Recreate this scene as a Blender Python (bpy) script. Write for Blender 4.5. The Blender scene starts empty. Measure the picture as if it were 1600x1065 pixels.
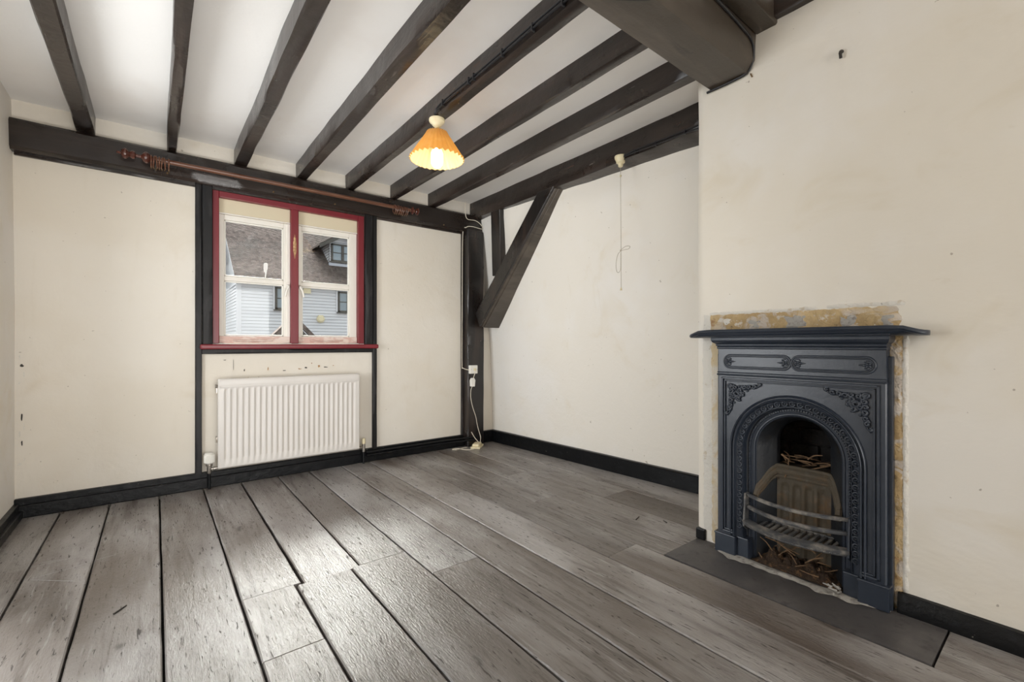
import bpy, bmesh, math, random
from mathutils import Vector, Matrix, noise as mnoise
R = math.radians
PI = math.pi
random.seed(7)
scene = bpy.context.scene
COL = scene.collection

# ------------------------------------------------------------------ camera
cd = bpy.data.cameras.new('camera')
cam = bpy.data.objects.new('camera', cd); COL.objects.link(cam)
cam.location = (0, 0, 0.9)
cam.rotation_euler = (R(90), 0, R(-38.3))
cd.sensor_width = 36.0
cd.lens = 36.0 * 705 / 1600
cd.shift_y = 5.5 / 1600
cd.clip_start = 0.02
scene.camera = cam

# ------------------------------------------------------------------ world, sun, added fill lamps, exposure
SKY = 1.28
SUN = 33.0
REAR_FILL = 56.0
UP_FILL = 17.0
LEFT_FILL = 56.0
EXPOSURE = 0.0
w = bpy.data.worlds.new('overcast_sky'); scene.world = w; w.use_nodes = True
w.node_tree.nodes['Background'].inputs[0].default_value = (0.93, 0.97, 1.0, 1)
w.node_tree.nodes['Background'].inputs[1].default_value = SKY
sd = bpy.data.lights.new('hazy_sun', 'SUN'); sd.energy = SUN; sd.angle = R(42); sd.color = (1.0, 0.97, 0.93)
so = bpy.data.objects.new('hazy_sun', sd); COL.objects.link(so)
_el, _az = R(53), R(8)
so.rotation_euler = Vector((math.sin(_az)*math.cos(_el), math.cos(_az)*math.cos(_el), math.sin(_el))).to_track_quat('Z', 'Y').to_euler()
ad = bpy.data.lights.new('rear_fill_lamp', 'AREA'); ad.shape = 'RECTANGLE'; ad.size = 1.9; ad.size_y = 1.9; ad.energy = REAR_FILL; ad.color = (1.0, 0.97, 0.93)  # added fill lamp behind the camera, outside a made-up rear window
ao = bpy.data.objects.new('rear_fill_lamp', ad); COL.objects.link(ao)
ao.location = (0.9, -3.30, 1.10)
ao.rotation_euler = Vector((0, -1, -.30)).to_track_quat('Z', 'Y').to_euler()
ud = bpy.data.lights.new('upward_fill_lamp', 'AREA'); ud.shape = 'RECTANGLE'; ud.size = 1.4; ud.size_y = .8; ud.energy = UP_FILL; ud.color = (1.0, 0.98, 0.95)  # added fill lamp low by the camera, aimed up to brighten the ceiling
uo = bpy.data.objects.new('upward_fill_lamp', ud); COL.objects.link(uo)
ud.spread = R(100)
uo.location = (0.25, .15, .10); uo.rotation_euler = Vector((-.08, -.84, -.54)).to_track_quat('Z', 'Y').to_euler()
ld = bpy.data.lights.new('left_fill_lamp', 'AREA'); ld.shape = 'RECTANGLE'; ld.size = 1.8; ld.size_y = 1.5; ld.energy = LEFT_FILL; ld.color = (0.95, 0.98, 1.0)  # added fill lamp outside a made-up left window, brightens the alcove
lo_ = bpy.data.objects.new('left_fill_lamp', ld); COL.objects.link(lo_)
ld.spread = R(140)
lo_.location = (-1.5, 2.0, 1.10); lo_.rotation_euler = Vector((-1, -.04, -.02)).to_track_quat('Z', 'Y').to_euler()
vs = scene.view_settings
scene.display_settings.display_device = 'sRGB'
vs.view_transform = 'Standard'; vs.look = 'None'; vs.gamma = 1.0; vs.use_curve_mapping = False
vs.exposure = EXPOSURE
scene.cycles.max_bounces = 10; scene.cycles.diffuse_bounces = 6; scene.cycles.transparent_max_bounces = 16

# ------------------------------------------------------------------ materials
def M(name, col, rough=.5, mixes=(), bumps=(), metal=0.0, spec=.5, coat=0.0, rand=0.0, obj=False, seedshift=False, transl=None, sheen=0):
    """procedural principled material: noise layers over a base colour and noise relief"""
    m = bpy.data.materials.new(name); m.use_nodes = True
    nt = m.node_tree; N = nt.nodes; L = nt.links
    b = N['Principled BSDF']
    b.inputs['Metallic'].default_value = metal
    b.inputs['Specular IOR Level'].default_value = spec
    b.inputs['Coat Weight'].default_value = coat
    if coat: b.inputs['Coat Roughness'].default_value = .18
    if obj:
        src = N.new('ShaderNodeTexCoord').outputs['Object']
    else:
        src = N.new('ShaderNodeNewGeometry').outputs['Position']
    info = None
    if seedshift or rand:
        info = N.new('ShaderNodeObjectInfo')
    if seedshift:
        mm = N.new('ShaderNodeMath'); mm.operation = 'MULTIPLY'; mm.inputs[1].default_value = 37.0
        L.new(info.outputs['Random'], mm.inputs[0])
        va = N.new('ShaderNodeVectorMath'); va.operation = 'ADD'
        L.new(src, va.inputs[0]); L.new(mm.outputs[0], va.inputs[1]); src = va.outputs[0]
    def nz(scale, detail=4, ro=.6, dist=0.0):
        mp = N.new('ShaderNodeMapping'); mp.inputs['Scale'].default_value = scale if isinstance(scale, tuple) else (scale,)*3
        L.new(src, mp.inputs['Vector'])
        t = N.new('ShaderNodeTexNoise'); t.inputs['Scale'].default_value = 1.0; t.inputs['Detail'].default_value = detail
        t.inputs['Roughness'].default_value = ro; t.inputs['Distortion'].default_value = dist
        L.new(mp.outputs[0], t.inputs['Vector']); return t.outputs['Fac']
    def ramp(f, lo, hi):
        r = N.new('ShaderNodeMapRange'); r.interpolation_type = 'SMOOTHSTEP'
        r.inputs['From Min'].default_value = lo; r.inputs['From Max'].default_value = hi
        L.new(f, r.inputs['Value']); return r.outputs['Result']
    rgb = N.new('ShaderNodeRGB'); rgb.outputs[0].default_value = (*col, 1); c = rgb.outputs[0]
    rv = N.new('ShaderNodeValue'); rv.outputs[0].default_value = rough; r = rv.outputs[0]
    for k in mixes:
        f = ramp(nz(k['s'], k.get('d', 4), k.get('r', .6), k.get('w', 0)), k['lo'], k['hi'])
        mu = N.new('ShaderNodeMath'); mu.operation = 'MULTIPLY'; mu.inputs[1].default_value = k.get('f', 1.0); L.new(f, mu.inputs[0]); f = mu.outputs[0]
        if 'c' in k:
            x = N.new('ShaderNodeMix'); x.data_type = 'RGBA'
            L.new(f, x.inputs[0]); L.new(c, x.inputs[6]); x.inputs[7].default_value = (*k['c'], 1); c = x.outputs[2]
        if 'rough' in k:
            x = N.new('ShaderNodeMix'); x.data_type = 'FLOAT'
            L.new(f, x.inputs[0]); L.new(r, x.inputs[2]); x.inputs[3].default_value = k['rough']; r = x.outputs[0]
    if rand:
        mr = N.new('ShaderNodeMapRange'); mr.inputs['To Min'].default_value = 1-rand; mr.inputs['To Max'].default_value = 1+rand
        L.new(info.outputs['Random'], mr.inputs['Value'])
        vm = N.new('ShaderNodeVectorMath'); vm.operation = 'SCALE'; L.new(c, vm.inputs[0]); L.new(mr.outputs[0], vm.inputs['Scale']); c = vm.outputs[0]
    L.new(c, b.inputs['Base Color']); L.new(r, b.inputs['Roughness'])
    prev = None
    for (s, strength, dist, *rest) in bumps:
        f = nz(s, rest[0] if rest else 4, .6, rest[1] if len(rest) > 1 else 0)
        if len(rest) > 2: f = ramp(f, *rest[2])
        bp = N.new('ShaderNodeBump'); bp.inputs['Strength'].default_value = strength; bp.inputs['Distance'].default_value = dist
        L.new(f, bp.inputs['Height'])
        if prev: L.new(prev, bp.inputs['Normal'])
        prev = bp.outputs[0]
    if prev: L.new(prev, b.inputs['Normal']); 
    if transl:
        tr = N.new('ShaderNodeBsdfTranslucent'); tr.inputs[0].default_value = (*transl[0], 1)
        mx = N.new('ShaderNodeMixShader'); mx.inputs[0].default_value = transl[1]
        L.new(b.outputs[0], mx.inputs[1]); L.new(tr.outputs[0], mx.inputs[2]); L.new(mx.outputs[0], N['Material Output'].inputs[0])
    return m

PLASTER = M('cream_plaster', (.80, .755, .68), .75,
  mixes=[dict(s=1.1, c=(.82, .79, .745), lo=.40, hi=.62), dict(s=2.6, c=(.70, .61, .46), lo=.56, hi=.78, f=.45, w=.6),
         dict(s=(7, 7, 1.2), c=(.66, .58, .45), lo=.62, hi=.80, f=.35), dict(s=38, c=(.30, .25, .19), lo=.735, hi=.765, f=.6, d=2)],
  bumps=[((6, 6, 6), .35, .012, 4, .5), (34, .25, .004, 4), (160, .12, .001)])
PLASTERB = M('darker_cream_plaster', (.72, .665, .575), .75,  # darker, yellower copy of the cream plaster for the window wall
  mixes=[dict(s=1.1, c=(.755, .71, .635), lo=.40, hi=.62), dict(s=2.6, c=(.62, .54, .42), lo=.56, hi=.78, f=.45, w=.6), dict(s=(7, 7, 1.2), c=(.60, .53, .42), lo=.62, hi=.80, f=.35), dict(s=38, c=(.30, .25, .19), lo=.735, hi=.765, f=.6, d=2)],
  bumps=[((6, 6, 6), .35, .012, 4, .5), (34, .25, .004, 4), (160, .12, .001)])
PLASTER2 = M('lime_plaster_uneven', (.80, .75, .66), .78,
  mixes=[dict(s=1.3, c=(.83, .795, .735), lo=.40, hi=.60), dict(s=(2.2, 2.2, 3.2), c=(.68, .59, .43), lo=.56, hi=.80, f=.5, w=.8),
         dict(s=(6, 6, 14), c=(.62, .54, .41), lo=.66, hi=.80, f=.35), dict(s=30, c=(.25, .2, .15), lo=.745, hi=.77, f=.6, d=2)],
  bumps=[((4, 4, 6), .30, .015, 3, .5), ((14, 14, 22), .16, .006, 4, .4), (120, .10, .001)])
CEIL = M('white_ceiling_plaster', (.88, .86, .83), .8, mixes=[dict(s=1.5, c=(.80, .75, .70), lo=.5, hi=.75, f=.5), dict(s=(9, 2, 9), c=(.76, .71, .66), lo=.64, hi=.8, f=.3)],
  bumps=[(7, .3, .01), (60, .12, .002)])
def wood_dark(name, stretch, base=(.017, .0115, .009), rough=.34):
    sx, sy, sz = stretch
    return M(name, base, rough, spec=.6,
      mixes=[dict(s=(sx*2, sy*2, sz*2), c=(.034, .022, .017), lo=.45, hi=.7), dict(s=(sx*5, sy*5, sz*5), c=(.085, .030, .019), lo=.66, hi=.76, f=.6, rough=.5),
             dict(s=(sx*9, sy*9, sz*9), c=(.16, .14, .125), lo=.68, hi=.74, f=.55, rough=.55), dict(s=3.0, lo=.42, hi=.62, rough=.24, f=.8)],
      bumps=[((sx*12, sy*12, sz*12), .35, .003, 5, .6), (9, .3, .012, 3, .4), (55, .12, .002)])
WOOD_Y = wood_dark('black_stained_oak_along_y', (6, .8, 6))
WOOD_X = wood_dark('black_stained_oak_along_x', (.8, 6, 6))
WOOD_Z = wood_dark('black_stained_oak_along_z', (6, 6, .8), base=(.013, .0105, .0095))
BEAM = M('brown_black_gloss_beam', (.046, .035, .025), .36, spec=.6,
  mixes=[dict(s=(1.5, 6, 6), c=(.095, .075, .058), lo=.42, hi=.68), dict(s=(4, 22, 22), c=(.018, .013, .01), lo=.62, hi=.74, f=.8), dict(s=(14, 14, 14), c=(.02, .016, .013), lo=.68, hi=.76, f=.8)],
  bumps=[((2, 18, 18), .4, .004, 5, .8), (12, .25, .008)])
BLACK = M('black_gloss_skirting', (.0035, .004, .005), .34, spec=.28,
  mixes=[dict(s=(14, 14, 30), c=(.014, .016, .019), lo=.55, hi=.75, f=.6, rough=.55), dict(s=70, c=(.30, .28, .25), lo=.72, hi=.76, f=.55, d=2)],
  bumps=[(22, .5, .006), (90, .3, .002)])
BLACKF = M('matt_black_paint', (.007, .0065, .007), .46, spec=.35, mixes=[dict(s=(20, 20, 5), c=(.026, .024, .025), lo=.5, hi=.75)], bumps=[((40, 40, 6), .4, .003)])
FLOOR = M('worn_dark_floorboard', (.205, .183, .169), .33, spec=1.0, rand=.15, seedshift=True,
  mixes=[dict(s=(24, 1.6, 24), c=(.075, .058, .048), lo=.46, hi=.66, f=.85, w=1.2),
         dict(s=(3, 1.1, 3), c=(.40, .385, .38), lo=.42, hi=.68, f=.75, w=.6),
         dict(s=(60, 5, 60), c=(.42, .41, .40), lo=.58, hi=.74, f=.7),
         dict(s=(130, 17, 130), c=(.022, .016, .012), lo=.60, hi=.68, f=.9, rough=.9, w=.6), dict(s=(2.2, .7, 2.2), c=(.085, .062, .047), lo=.47, hi=.70, f=.8),
         dict(s=(7, 4, 7), c=(.035, .027, .022), lo=.66, hi=.76, f=.8, rough=.7)],
  bumps=[((110, 6.0, 110), .45, .003, 5, 1.0), ((170, 45, 170), .7, .003, 4), (7, .25, .012)])
SUBFLOOR = M('dirt_under_boards', (.012, .010, .008), .95, bumps=[(60, .5, .01)])
HEARTH = M('dusty_dark_hearth', (.075, .070, .070), .5, mixes=[dict(s=5, c=(.15, .14, .135), lo=.45, hi=.75, f=.7, rough=.65), dict(s=60, c=(.22, .2, .19), lo=.66, hi=.74, f=.5), dict(s=26, c=(.045, .040, .04), lo=.55, hi=.7, f=.6)],
  bumps=[(14, .4, .008), (80, .3, .002)])
IRON = M('blackleaded_cast_iron', (.022, .030, .046), .34, spec=.65,
  mixes=[dict(s=9, c=(.036, .045, .062), lo=.45, hi=.7, f=.7), dict(s=120, c=(.11, .11, .115), lo=.70, hi=.76, f=.5, rough=.6)], bumps=[(90, .22, .002), (14, .12, .004)])
IRON_IN = M('sooty_shaded_cast_iron', (.016, .019, .024), .42, mixes=[dict(s=12, c=(.018, .016, .014), lo=.5, hi=.72)], bumps=[(60, .35, .003)])  # soot, with the unlit hood cheek's shade also put into this darker iron
RUSTY = M('rust_and_ash_iron', (.085, .068, .046), .7, mixes=[dict(s=14, c=(.16, .09, .04), lo=.5, hi=.72, f=.7), dict(s=30, c=(.14, .125, .10), lo=.55, hi=.75, f=.6)], bumps=[(70, .5, .004)])
SOOT = M('soot_black', (.010, .008, .007), .95, mixes=[dict(s=20, c=(.03, .02, .014), lo=.5, hi=.7)], bumps=[(30, .6, .02)])
GRATE = M('dusty_iron_bars', (.085, .088, .095), .45, mixes=[dict(s=20, c=(.36, .33, .29), lo=.42, hi=.68, f=.8, rough=.8)], bumps=[(90, .3, .002)])
STONE = M('bare_ochre_plaster', (.47, .335, .17), .9,
  mixes=[dict(s=(9, 9, 9), c=(.60, .54, .48), lo=.50, hi=.58, f=.9, w=1.0), dict(s=4, c=(.66, .50, .28), lo=.45, hi=.6, f=.7), dict(s=24, c=(.70, .66, .60), lo=.60, hi=.68, f=.8), dict(s=50, c=(.16, .11, .07), lo=.69, hi=.74, f=.8), dict(s=(14, 14, 20), c=(.30, .13, .05), lo=.62, hi=.72, f=.6)],
  bumps=[((22, 22, 22), .9, .02, 6, 1.0), (80, .6, .006)])
STONEP = M('pale_bare_plaster', (.60, .49, .32), .9, mixes=[dict(s=(9, 9, 6), c=(.66, .62, .55), lo=.44, hi=.58, f=.9, w=1), dict(s=30, c=(.5, .36, .2), lo=.6, hi=.7, f=.7), dict(s=70, c=(.16, .12, .09), lo=.70, hi=.74, f=.7)], bumps=[(24, .7, .012, 6, .8), (80, .5, .005)])
FLAKE = M('flaking_limewash', (.72, .69, .63), .85, mixes=[dict(s=24, c=(.55, .45, .32), lo=.58, hi=.7, f=.7), dict(s=70, c=(.2, .17, .14), lo=.69, hi=.74, f=.7)], bumps=[(26, .8, .012, 6), (90, .4, .003)])
RED = M('oxblood_red_gloss', (.175, .013, .021), .34, spec=.55, mixes=[dict(s=(12, 12, 3), c=(.24, .025, .035), lo=.5, hi=.75, f=.6), dict(s=60, c=(.12, .02, .02), lo=.68, hi=.76, f=.6)], bumps=[((40, 40, 8), .3, .002)])
SASH = M('cream_sash_paint', (.80, .765, .70), .45, mixes=[dict(s=(12, 12, 4), c=(.72, .67, .60), lo=.5, hi=.75, f=.5)], bumps=[(50, .2, .002)])
PINK = M('pinkish_bare_rail', (.62, .42, .36), .5, mixes=[dict(s=(14, 30, 30), c=(.74, .62, .55), lo=.45, hi=.6)], bumps=[(50, .3, .002)])
BLIND = M('cream_board_panel', (.66, .58, .42), .6, bumps=[(60, .15, .001)])
BARE = M('chipped_bare_wood', (.36, .20, .09), .75, mixes=[dict(s=60, c=(.55, .36, .18), lo=.45, hi=.6), dict(s=90, c=(.12, .05, .03), lo=.6, hi=.7)], bumps=[(90, .6, .003)])
RADW = M('white_radiator_enamel', (.70, .665, .625), .35, mixes=[dict(s=2, c=(.66, .62, .575), lo=.4, hi=.7)])
WPLAS = M('white_plastic', (.80, .78, .72), .35)
YPLAS = M('aged_cream_plastic', (.74, .66, .44), .4, mixes=[dict(s=20, c=(.66, .56, .36), lo=.4, hi=.7)])
CORDM = M('off_white_cord', (.72, .66, .54), .7)
DCORD = M('dusty_grey_cord', (.42, .37, .29), .8)
POLE = M('mahogany_pole', (.115, .045, .025), .3, spec=.6, mixes=[dict(s=(4, 60, 60), c=(.19, .085, .045), lo=.45, hi=.7)])
MAHOG = M('polished_mahogany_turning', (.085, .026, .017), .22, spec=.7, mixes=[dict(s=(50, 10, 50), c=(.07, .022, .015), lo=.45, hi=.7)])
BRASS = M('tarnished_brass', (.20, .125, .06), .4, metal=.6)
CHROME = M('tarnished_metal', (.45, .42, .38), .3, metal=.9, mixes=[dict(s=40, c=(.12, .08, .05), lo=.5, hi=.7)])
BCABLE = M('black_cable', (.012, .012, .014), .4)
SHADE = M('pleated_amber_fabric', (.74, .42, .13), .8, mixes=[dict(s=30, c=(.80, .52, .2), lo=.4, hi=.7)], transl=((1.0, .62, .22), .5))
SHADEIN = M('cream_shade_lining', (.9, .82, .5), .8, transl=((1.0, .85, .45), .35))
TWIG = M('dry_twig', (.20, .12, .065), .85, mixes=[dict(s=40, c=(.09, .055, .03), lo=.45, hi=.7)], bumps=[(120, .5, .002)], rand=.35)
DEBRIS = M('soot_and_twig_debris', (.045, .027, .016), .95, mixes=[dict(s=50, c=(.14, .075, .035), lo=.5, hi=.68)], bumps=[(60, 1, .02)])
DUST = M('grey_mortar_dust', (.40, .38, .35), .95, mixes=[dict(s=40, c=(.22, .20, .18), lo=.5, hi=.7)], bumps=[(70, .7, .006)])
NAIL = M('rusty_iron_nail', (.03, .024, .02), .6, bumps=[(200, .4, .002)])
WBOARD = M('white_weatherboard', (.68, .685, .715), .6, spec=.2, mixes=[dict(s=(.6, .6, 3), c=(.61, .615, .65), lo=.4, hi=.7)])
TILE = M('clay_roof_tile', (.115, .090, .083), .95, spec=.12, mixes=[dict(s=(5.5, 3.5, 3.5), c=(.070, .054, .050), lo=.42, hi=.62, d=2), dict(s=(9, 6, 6), c=(.17, .142, .134), lo=.56, hi=.7, f=.8, d=2), dict(s=.7, c=(.075, .070, .066), lo=.45, hi=.7, f=.6)], bumps=[((6, 5, 5), .4, .03, 2)])
HWIN = M('dark_window_joinery', (.055, .05, .042), .5)
HPANE = M('reflective_house_pane', (.22, .27, .31), .1, spec=.8)
LEAD = M('grey_lead_flashing', (.42, .44, .50), .6)
GROUND = M('street_tarmac', (.045, .045, .045), .9, mixes=[dict(s=3, c=(.065, .063, .06), lo=.4, hi=.7)])
BRICK = M('outer_brick', (.36, .2, .14), .9, bumps=[(20, .4, .01)])
DROP = M('white_bird_dropping', (.85, .84, .82), .7)

def glass_mat():
    m = bpy.data.materials.new('old_window_glass'); m.use_nodes = True; nt = m.node_tree; N = nt.nodes; L = nt.links
    N.remove(N['Principled BSDF'])
    t = N.new('ShaderNodeBsdfTransparent'); t.inputs[0].default_value = (.95, .97, .96, 1)
    g = N.new('ShaderNodeBsdfGlossy'); g.inputs['Roughness'].default_value = .03
    f = N.new('ShaderNodeFresnel'); f.inputs[0].default_value = 1.45
    x = N.new('ShaderNodeMixShader'); L.new(f.outputs[0], x.inputs[0]); L.new(t.outputs[0], x.inputs[1]); L.new(g.outputs[0], x.inputs[2])
    L.new(x.outputs[0], N['Material Output'].inputs[0]); return m
GLASS = glass_mat()
def emit_mat(name, col, s):
    m = bpy.data.materials.new(name); m.use_nodes = True; N = m.node_tree.nodes; N.remove(N['Principled BSDF'])
    e = N.new('ShaderNodeEmission'); e.inputs[0].default_value = (*col, 1); e.inputs[1].default_value = s
    m.node_tree.links.new(e.outputs[0], N['Material Output'].inputs[0]); return m
BULB = emit_mat('lit_bulb', (1.0, .93, .74), 6.0)

# ------------------------------------------------------------------ mesh helpers
class MB:
    def __init__(s): s.v = []; s.f = []
    def add(s, vs, fs):
        o = len(s.v); s.v += [tuple(p) for p in vs]; s.f += [tuple(i+o for i in f) for f in fs]; return s
    def box(s, x0, x1, y0, y1, z0, z1):
        x0, x1 = min(x0, x1), max(x0, x1); y0, y1 = min(y0, y1), max(y0, y1); z0, z1 = min(z0, z1), max(z0, z1)
        return s.add([(x0,y0,z0),(x1,y0,z0),(x1,y1,z0),(x0,y1,z0),(x0,y0,z1),(x1,y0,z1),(x1,y1,z1),(x0,y1,z1)],
                     [(0,3,2,1),(4,5,6,7),(0,1,5,4),(1,2,6,5),(2,3,7,6),(3,0,4,7)])
    def grid(s, P, closed_u=False, closed_v=False):
        n = len(P); k = len(P[0]); fs = []
        for i in range(n if closed_u else n-1):
            for j in range(k if closed_v else k-1):
                a, b = i, (i+1) % n; c, d = j, (j+1) % k
                fs.append((a*k+c, b*k+c, b*k+d, a*k+d))
        return s.add([p for row in P for p in row], fs)
    def prism(s, poly, vec):
        n = len(poly); vec = Vector(vec); a = [Vector(p) for p in poly]; b = [p+vec for p in a]
        return s.add(a+b, [tuple(range(n))[::-1], tuple(range(n, 2*n))] + [(i, (i+1) % n, n+(i+1) % n, n+i) for i in range(n)])
    def tube(s, pts, r, n=8, closed=False, flat=1.0, caps=True):
        pts = [Vector(p) for p in pts]; m = len(pts); rr = r if isinstance(r, (list, tuple)) else [r]*m
        rows = []; ref = None
        for i, p in enumerate(pts):
            t = (pts[(i+1) % m]-pts[i-1]) if closed else (pts[min(i+1, m-1)]-pts[max(i-1, 0)])
            if t.length < 1e-9: t = Vector((0, 0, 1))
            t.normalize()
            if ref is None: ref = Vector((0, 0, 1)) if abs(t.z) < .9 else Vector((1, 0, 0))
            u = (ref - t*ref.dot(t))
            if u.length < 1e-6: u = t.orthogonal()
            u.normalize(); v = t.cross(u); ref = u
            rows.append([p + (u*math.cos(2*PI*k/n) + v*math.sin(2*PI*k/n)*flat)*rr[i] for k in range(n)])
        o = len(s.v); s.grid(rows, closed_u=closed, closed_v=True)
        if caps and not closed:
            s.f.append(tuple(o+k for k in range(n))[::-1]); s.f.append(tuple(o+(m-1)*n+k for k in range(n)))
        return s
    def lathe(s, c, prof, axis='z', n=24, caps=True):
        c = Vector(c); rows = []
        for (r, h) in prof:
            row = []
            for k in range(n):
                a = 2*PI*k/n; x, y = r*math.cos(a), r*math.sin(a)
                row.append(c + (Vector((x, y, h)) if axis == 'z' else Vector((h, x, y)) if axis == 'x' else Vector((y, h, x))))
            rows.append(row)
        o = len(s.v); s.grid(rows, closed_v=True)
        if caps:
            s.f.append(tuple(o+k for k in range(n))[::-1]); s.f.append(tuple(o+(len(prof)-1)*n+k for k in range(n)))
        return s
    def ball(s, c, r, n=10, sc=(1, 1, 1)):
        c = Vector(c); rows = []
        for i in range(n//2+1):
            t = PI*i/(n//2); rr = max(math.sin(t), .02)
            rows.append([c+Vector((rr*math.cos(2*PI*k/n)*r*sc[0], rr*math.sin(2*PI*k/n)*r*sc[1], -math.cos(t)*r*sc[2])) for k in range(n)])
        return s.grid(rows, closed_v=True)
    def build(s, name, mat, parent=None, bevel=0, smooth=False, seg=2, recenter=True):
        me = bpy.data.meshes.new(name)
        c = Vector((0, 0, 0))
        if recenter and s.v:
            lo = [min(p[i] for p in s.v) for i in range(3)]; hi = [max(p[i] for p in s.v) for i in range(3)]
            c = Vector(((lo[0]+hi[0])/2, (lo[1]+hi[1])/2, lo[2]))
        me.from_pydata([tuple(Vector(p)-c) for p in s.v], [], s.f)
        bm = bmesh.new(); bm.from_mesh(me); bmesh.ops.recalc_face_normals(bm, faces=bm.faces); bm.to_mesh(me); bm.free()
        me.materials.append(mat)
        o = bpy.data.objects.new(name, me); COL.objects.link(o)
        pl = Vector((0, 0, 0)); q = parent
        while q is not None: pl += q.location; q = q.parent
        o.location = c-pl
        if parent is not None: o.parent = parent
        if smooth:
            for p in me.polygons: p.use_smooth = True
            if smooth != 'all': me.set_sharp_from_angle(angle=R(40))
        if bevel:
            b = o.modifiers.new('bevel', 'BEVEL'); b.width = bevel; b.segments = seg; b.limit_method = 'ANGLE'; b.angle_limit = R(35)
        return o
def tag(o, label, cat, group=None):
    o['label'] = label; o['category'] = cat
    if group: o['group'] = group
    return o
def struct(o): o['kind'] = 'structure'; return o
def thing(name, label, cat, loc, group=None):
    o = bpy.data.objects.new(name, None); COL.objects.link(o); o.location = loc; o.empty_display_size = .05
    return tag(o, label, cat, group)
def sempty(name, loc):
    o = bpy.data.objects.new(name, None); COL.objects.link(o); o.location = loc; o['kind'] = 'structure'; return o
def link_copy(src, loc, rot=None, parent=None):
    c = src.copy(); COL.objects.link(c); c.location = loc
    if rot: c.rotation_euler = rot
    c.parent = parent; return c
def smooth_path(pts, n=8, closed=False):
    P = [Vector(p) for p in pts]; out = []; m = len(P)
    for i in range(m if closed else m-1):
        if closed: a, b, c, d = P[i-1], P[i], P[(i+1) % m], P[(i+2) % m]
        else: a, b, c, d = P[max(i-1, 0)], P[i], P[i+1], P[min(i+2, m-1)]
        for k in range(n):
            t = k/n; out.append(.5*((2*b)+(c-a)*t+(2*a-5*b+4*c-d)*t*t+(3*b-a-3*c+d)*t**3))
    if not closed: out.append(P[-1])
    return out
def timber(mb, p0, p1, side, w0, w1, v0, v1, ch=.008, amp=.004, step=.05, seed=0, up=None, capamp=0):
    """hand-hewn timber from p0 to p1; cross section w0..w1 along 'side', v0..v1 along the third axis"""
    p0 = Vector(p0); p1 = Vector(p1); t = (p1-p0); L = t.length; t.normalize(); s_ = Vector(side).normalized()
    u_ = Vector(up) if up else t.cross(s_)
    if not up and u_.z < 0: u_ = -u_
    n = max(2, int(L/step)); rows = []
    mw = (w0+w1)/2; mv = (v0+v1)/2
    sec = [(w0+ch, v0), (mw, v0), (w1-ch, v0), (w1, v0+ch), (w1, mv), (w1, v1-ch), (w1-ch, v1), (mw, v1), (w0+ch, v1), (w0, v1-ch), (w0, mv), (w0, v0+ch)]
    for i in range(n+1):
        q = p0+t*(L*i/n); row = []
        for j, (a, b) in enumerate(sec):
            h = Vector((L*i/n*5, j*.9+seed*7.3, seed*3.1)); h2 = Vector((L*i/n*1.6, (j//3)*2.7+seed*5.3, 9.0))
            da = (mnoise.noise(h)*.6+mnoise.noise(h2))*amp; db = (mnoise.noise(h+Vector((0, 31, 5)))*.6+mnoise.noise(h2+Vector((3, 17, 2))))*amp
            row.append(q+s_*(a+da)+u_*(b+db))
        rows.append(row)
    o = len(mb.v); mb.grid(rows, closed_v=True); k = len(sec)
    mb.f.append(tuple(o+j for j in range(k))[::-1]); mb.f.append(tuple(o+n*k+j for j in range(k)))
    return mb
def rows_wall(us, zs, fn, hole=None):
    """plane patch on a u/z grid with an optional list of rectangular holes (u0,u1,z0,z1)"""
    mb = MB(); idx = {}
    for i, u in enumerate(us):
        for j, z in enumerate(zs): idx[i, j] = len(mb.v); mb.v.append(tuple(fn(u, z)))
    for i in range(len(us)-1):
        for j in range(len(zs)-1):
            cu = (us[i]+us[i+1])/2; cz = (zs[j]+zs[j+1])/2
            if hole and any(h[0] < cu < h[1] and h[2] < cz < h[3] for h in hole): continue
            mb.f.append((idx[i, j], idx[i+1, j], idx[i+1, j+1], idx[i, j+1]))
    return mb
def lin(a, b, n): return [round(a+(b-a)*i/n, 6) for i in range(n+1)]

# ------------------------------------------------------------------ room constants (metres)
XL, YB, YR = -.575, 3.44, -3.2          # left wall, window wall, rear wall
XF = 1.98                                # chimney breast face
ZC, ZC2 = 2.17, 2.285                    # ceiling over the joist bay / near bay
WX0, WX1, WZ0, WZ1 = .283, 1.258, .905, 1.885

# ------------------------------------------------------------------ floor
floor = struct(MB().box(XL-.1, 2.75, YR-.1, YB+.1, -.12, -.03).build('floor', SUBFLOOR))
def board(x0, x1, y0, y1, seed):
    mb = MB(); n = max(3, int((y1-y0)/.12)); rows = []
    for i in range(n+1):
        y = y0+(y1-y0)*i/n
        e0 = mnoise.noise(Vector((y*6, seed*3.7, 1)))*.0022; e1 = mnoise.noise(Vector((y*6, seed*3.7, 9)))*.0022
        zz = mnoise.noise(Vector((y*1.7, seed*2.2, 4)))*.0015
        rows.append([(x0+e0, y, -.028), (x0+e0, y, zz-.004), (x0+e0+.004, y, zz), ((x0+x1)/2, y, zz+.0006), (x1+e1-.004, y, zz), (x1+e1, y, zz-.004), (x1+e1, y, -.028)])
    mb.grid(rows)
    k = 7; mb.f.append(tuple(range(k))[::-1]); mb.f.append(tuple(n*k+j for j in range(k)))
    o = mb.build('floor_board', FLOOR, floor); return o
lines = [XL, -.402, -.203, .018, .234, .436, .636, .856, 1.078, 1.286, 1.509, 1.705, 1.86, 2.07, 2.30, 2.62]
joints = {0: [], 1: [.2], 2: [-.3], 3: [.55], 4: [1.44, 1.835], 5: [1.82, .1], 6: [1.83], 7: [1.59], 8: [.4], 9: [2.35], 10: [1.25, -.2], 11: [1.95], 12: [2.45], 13: [1.75], 14: [2.5]}
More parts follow.
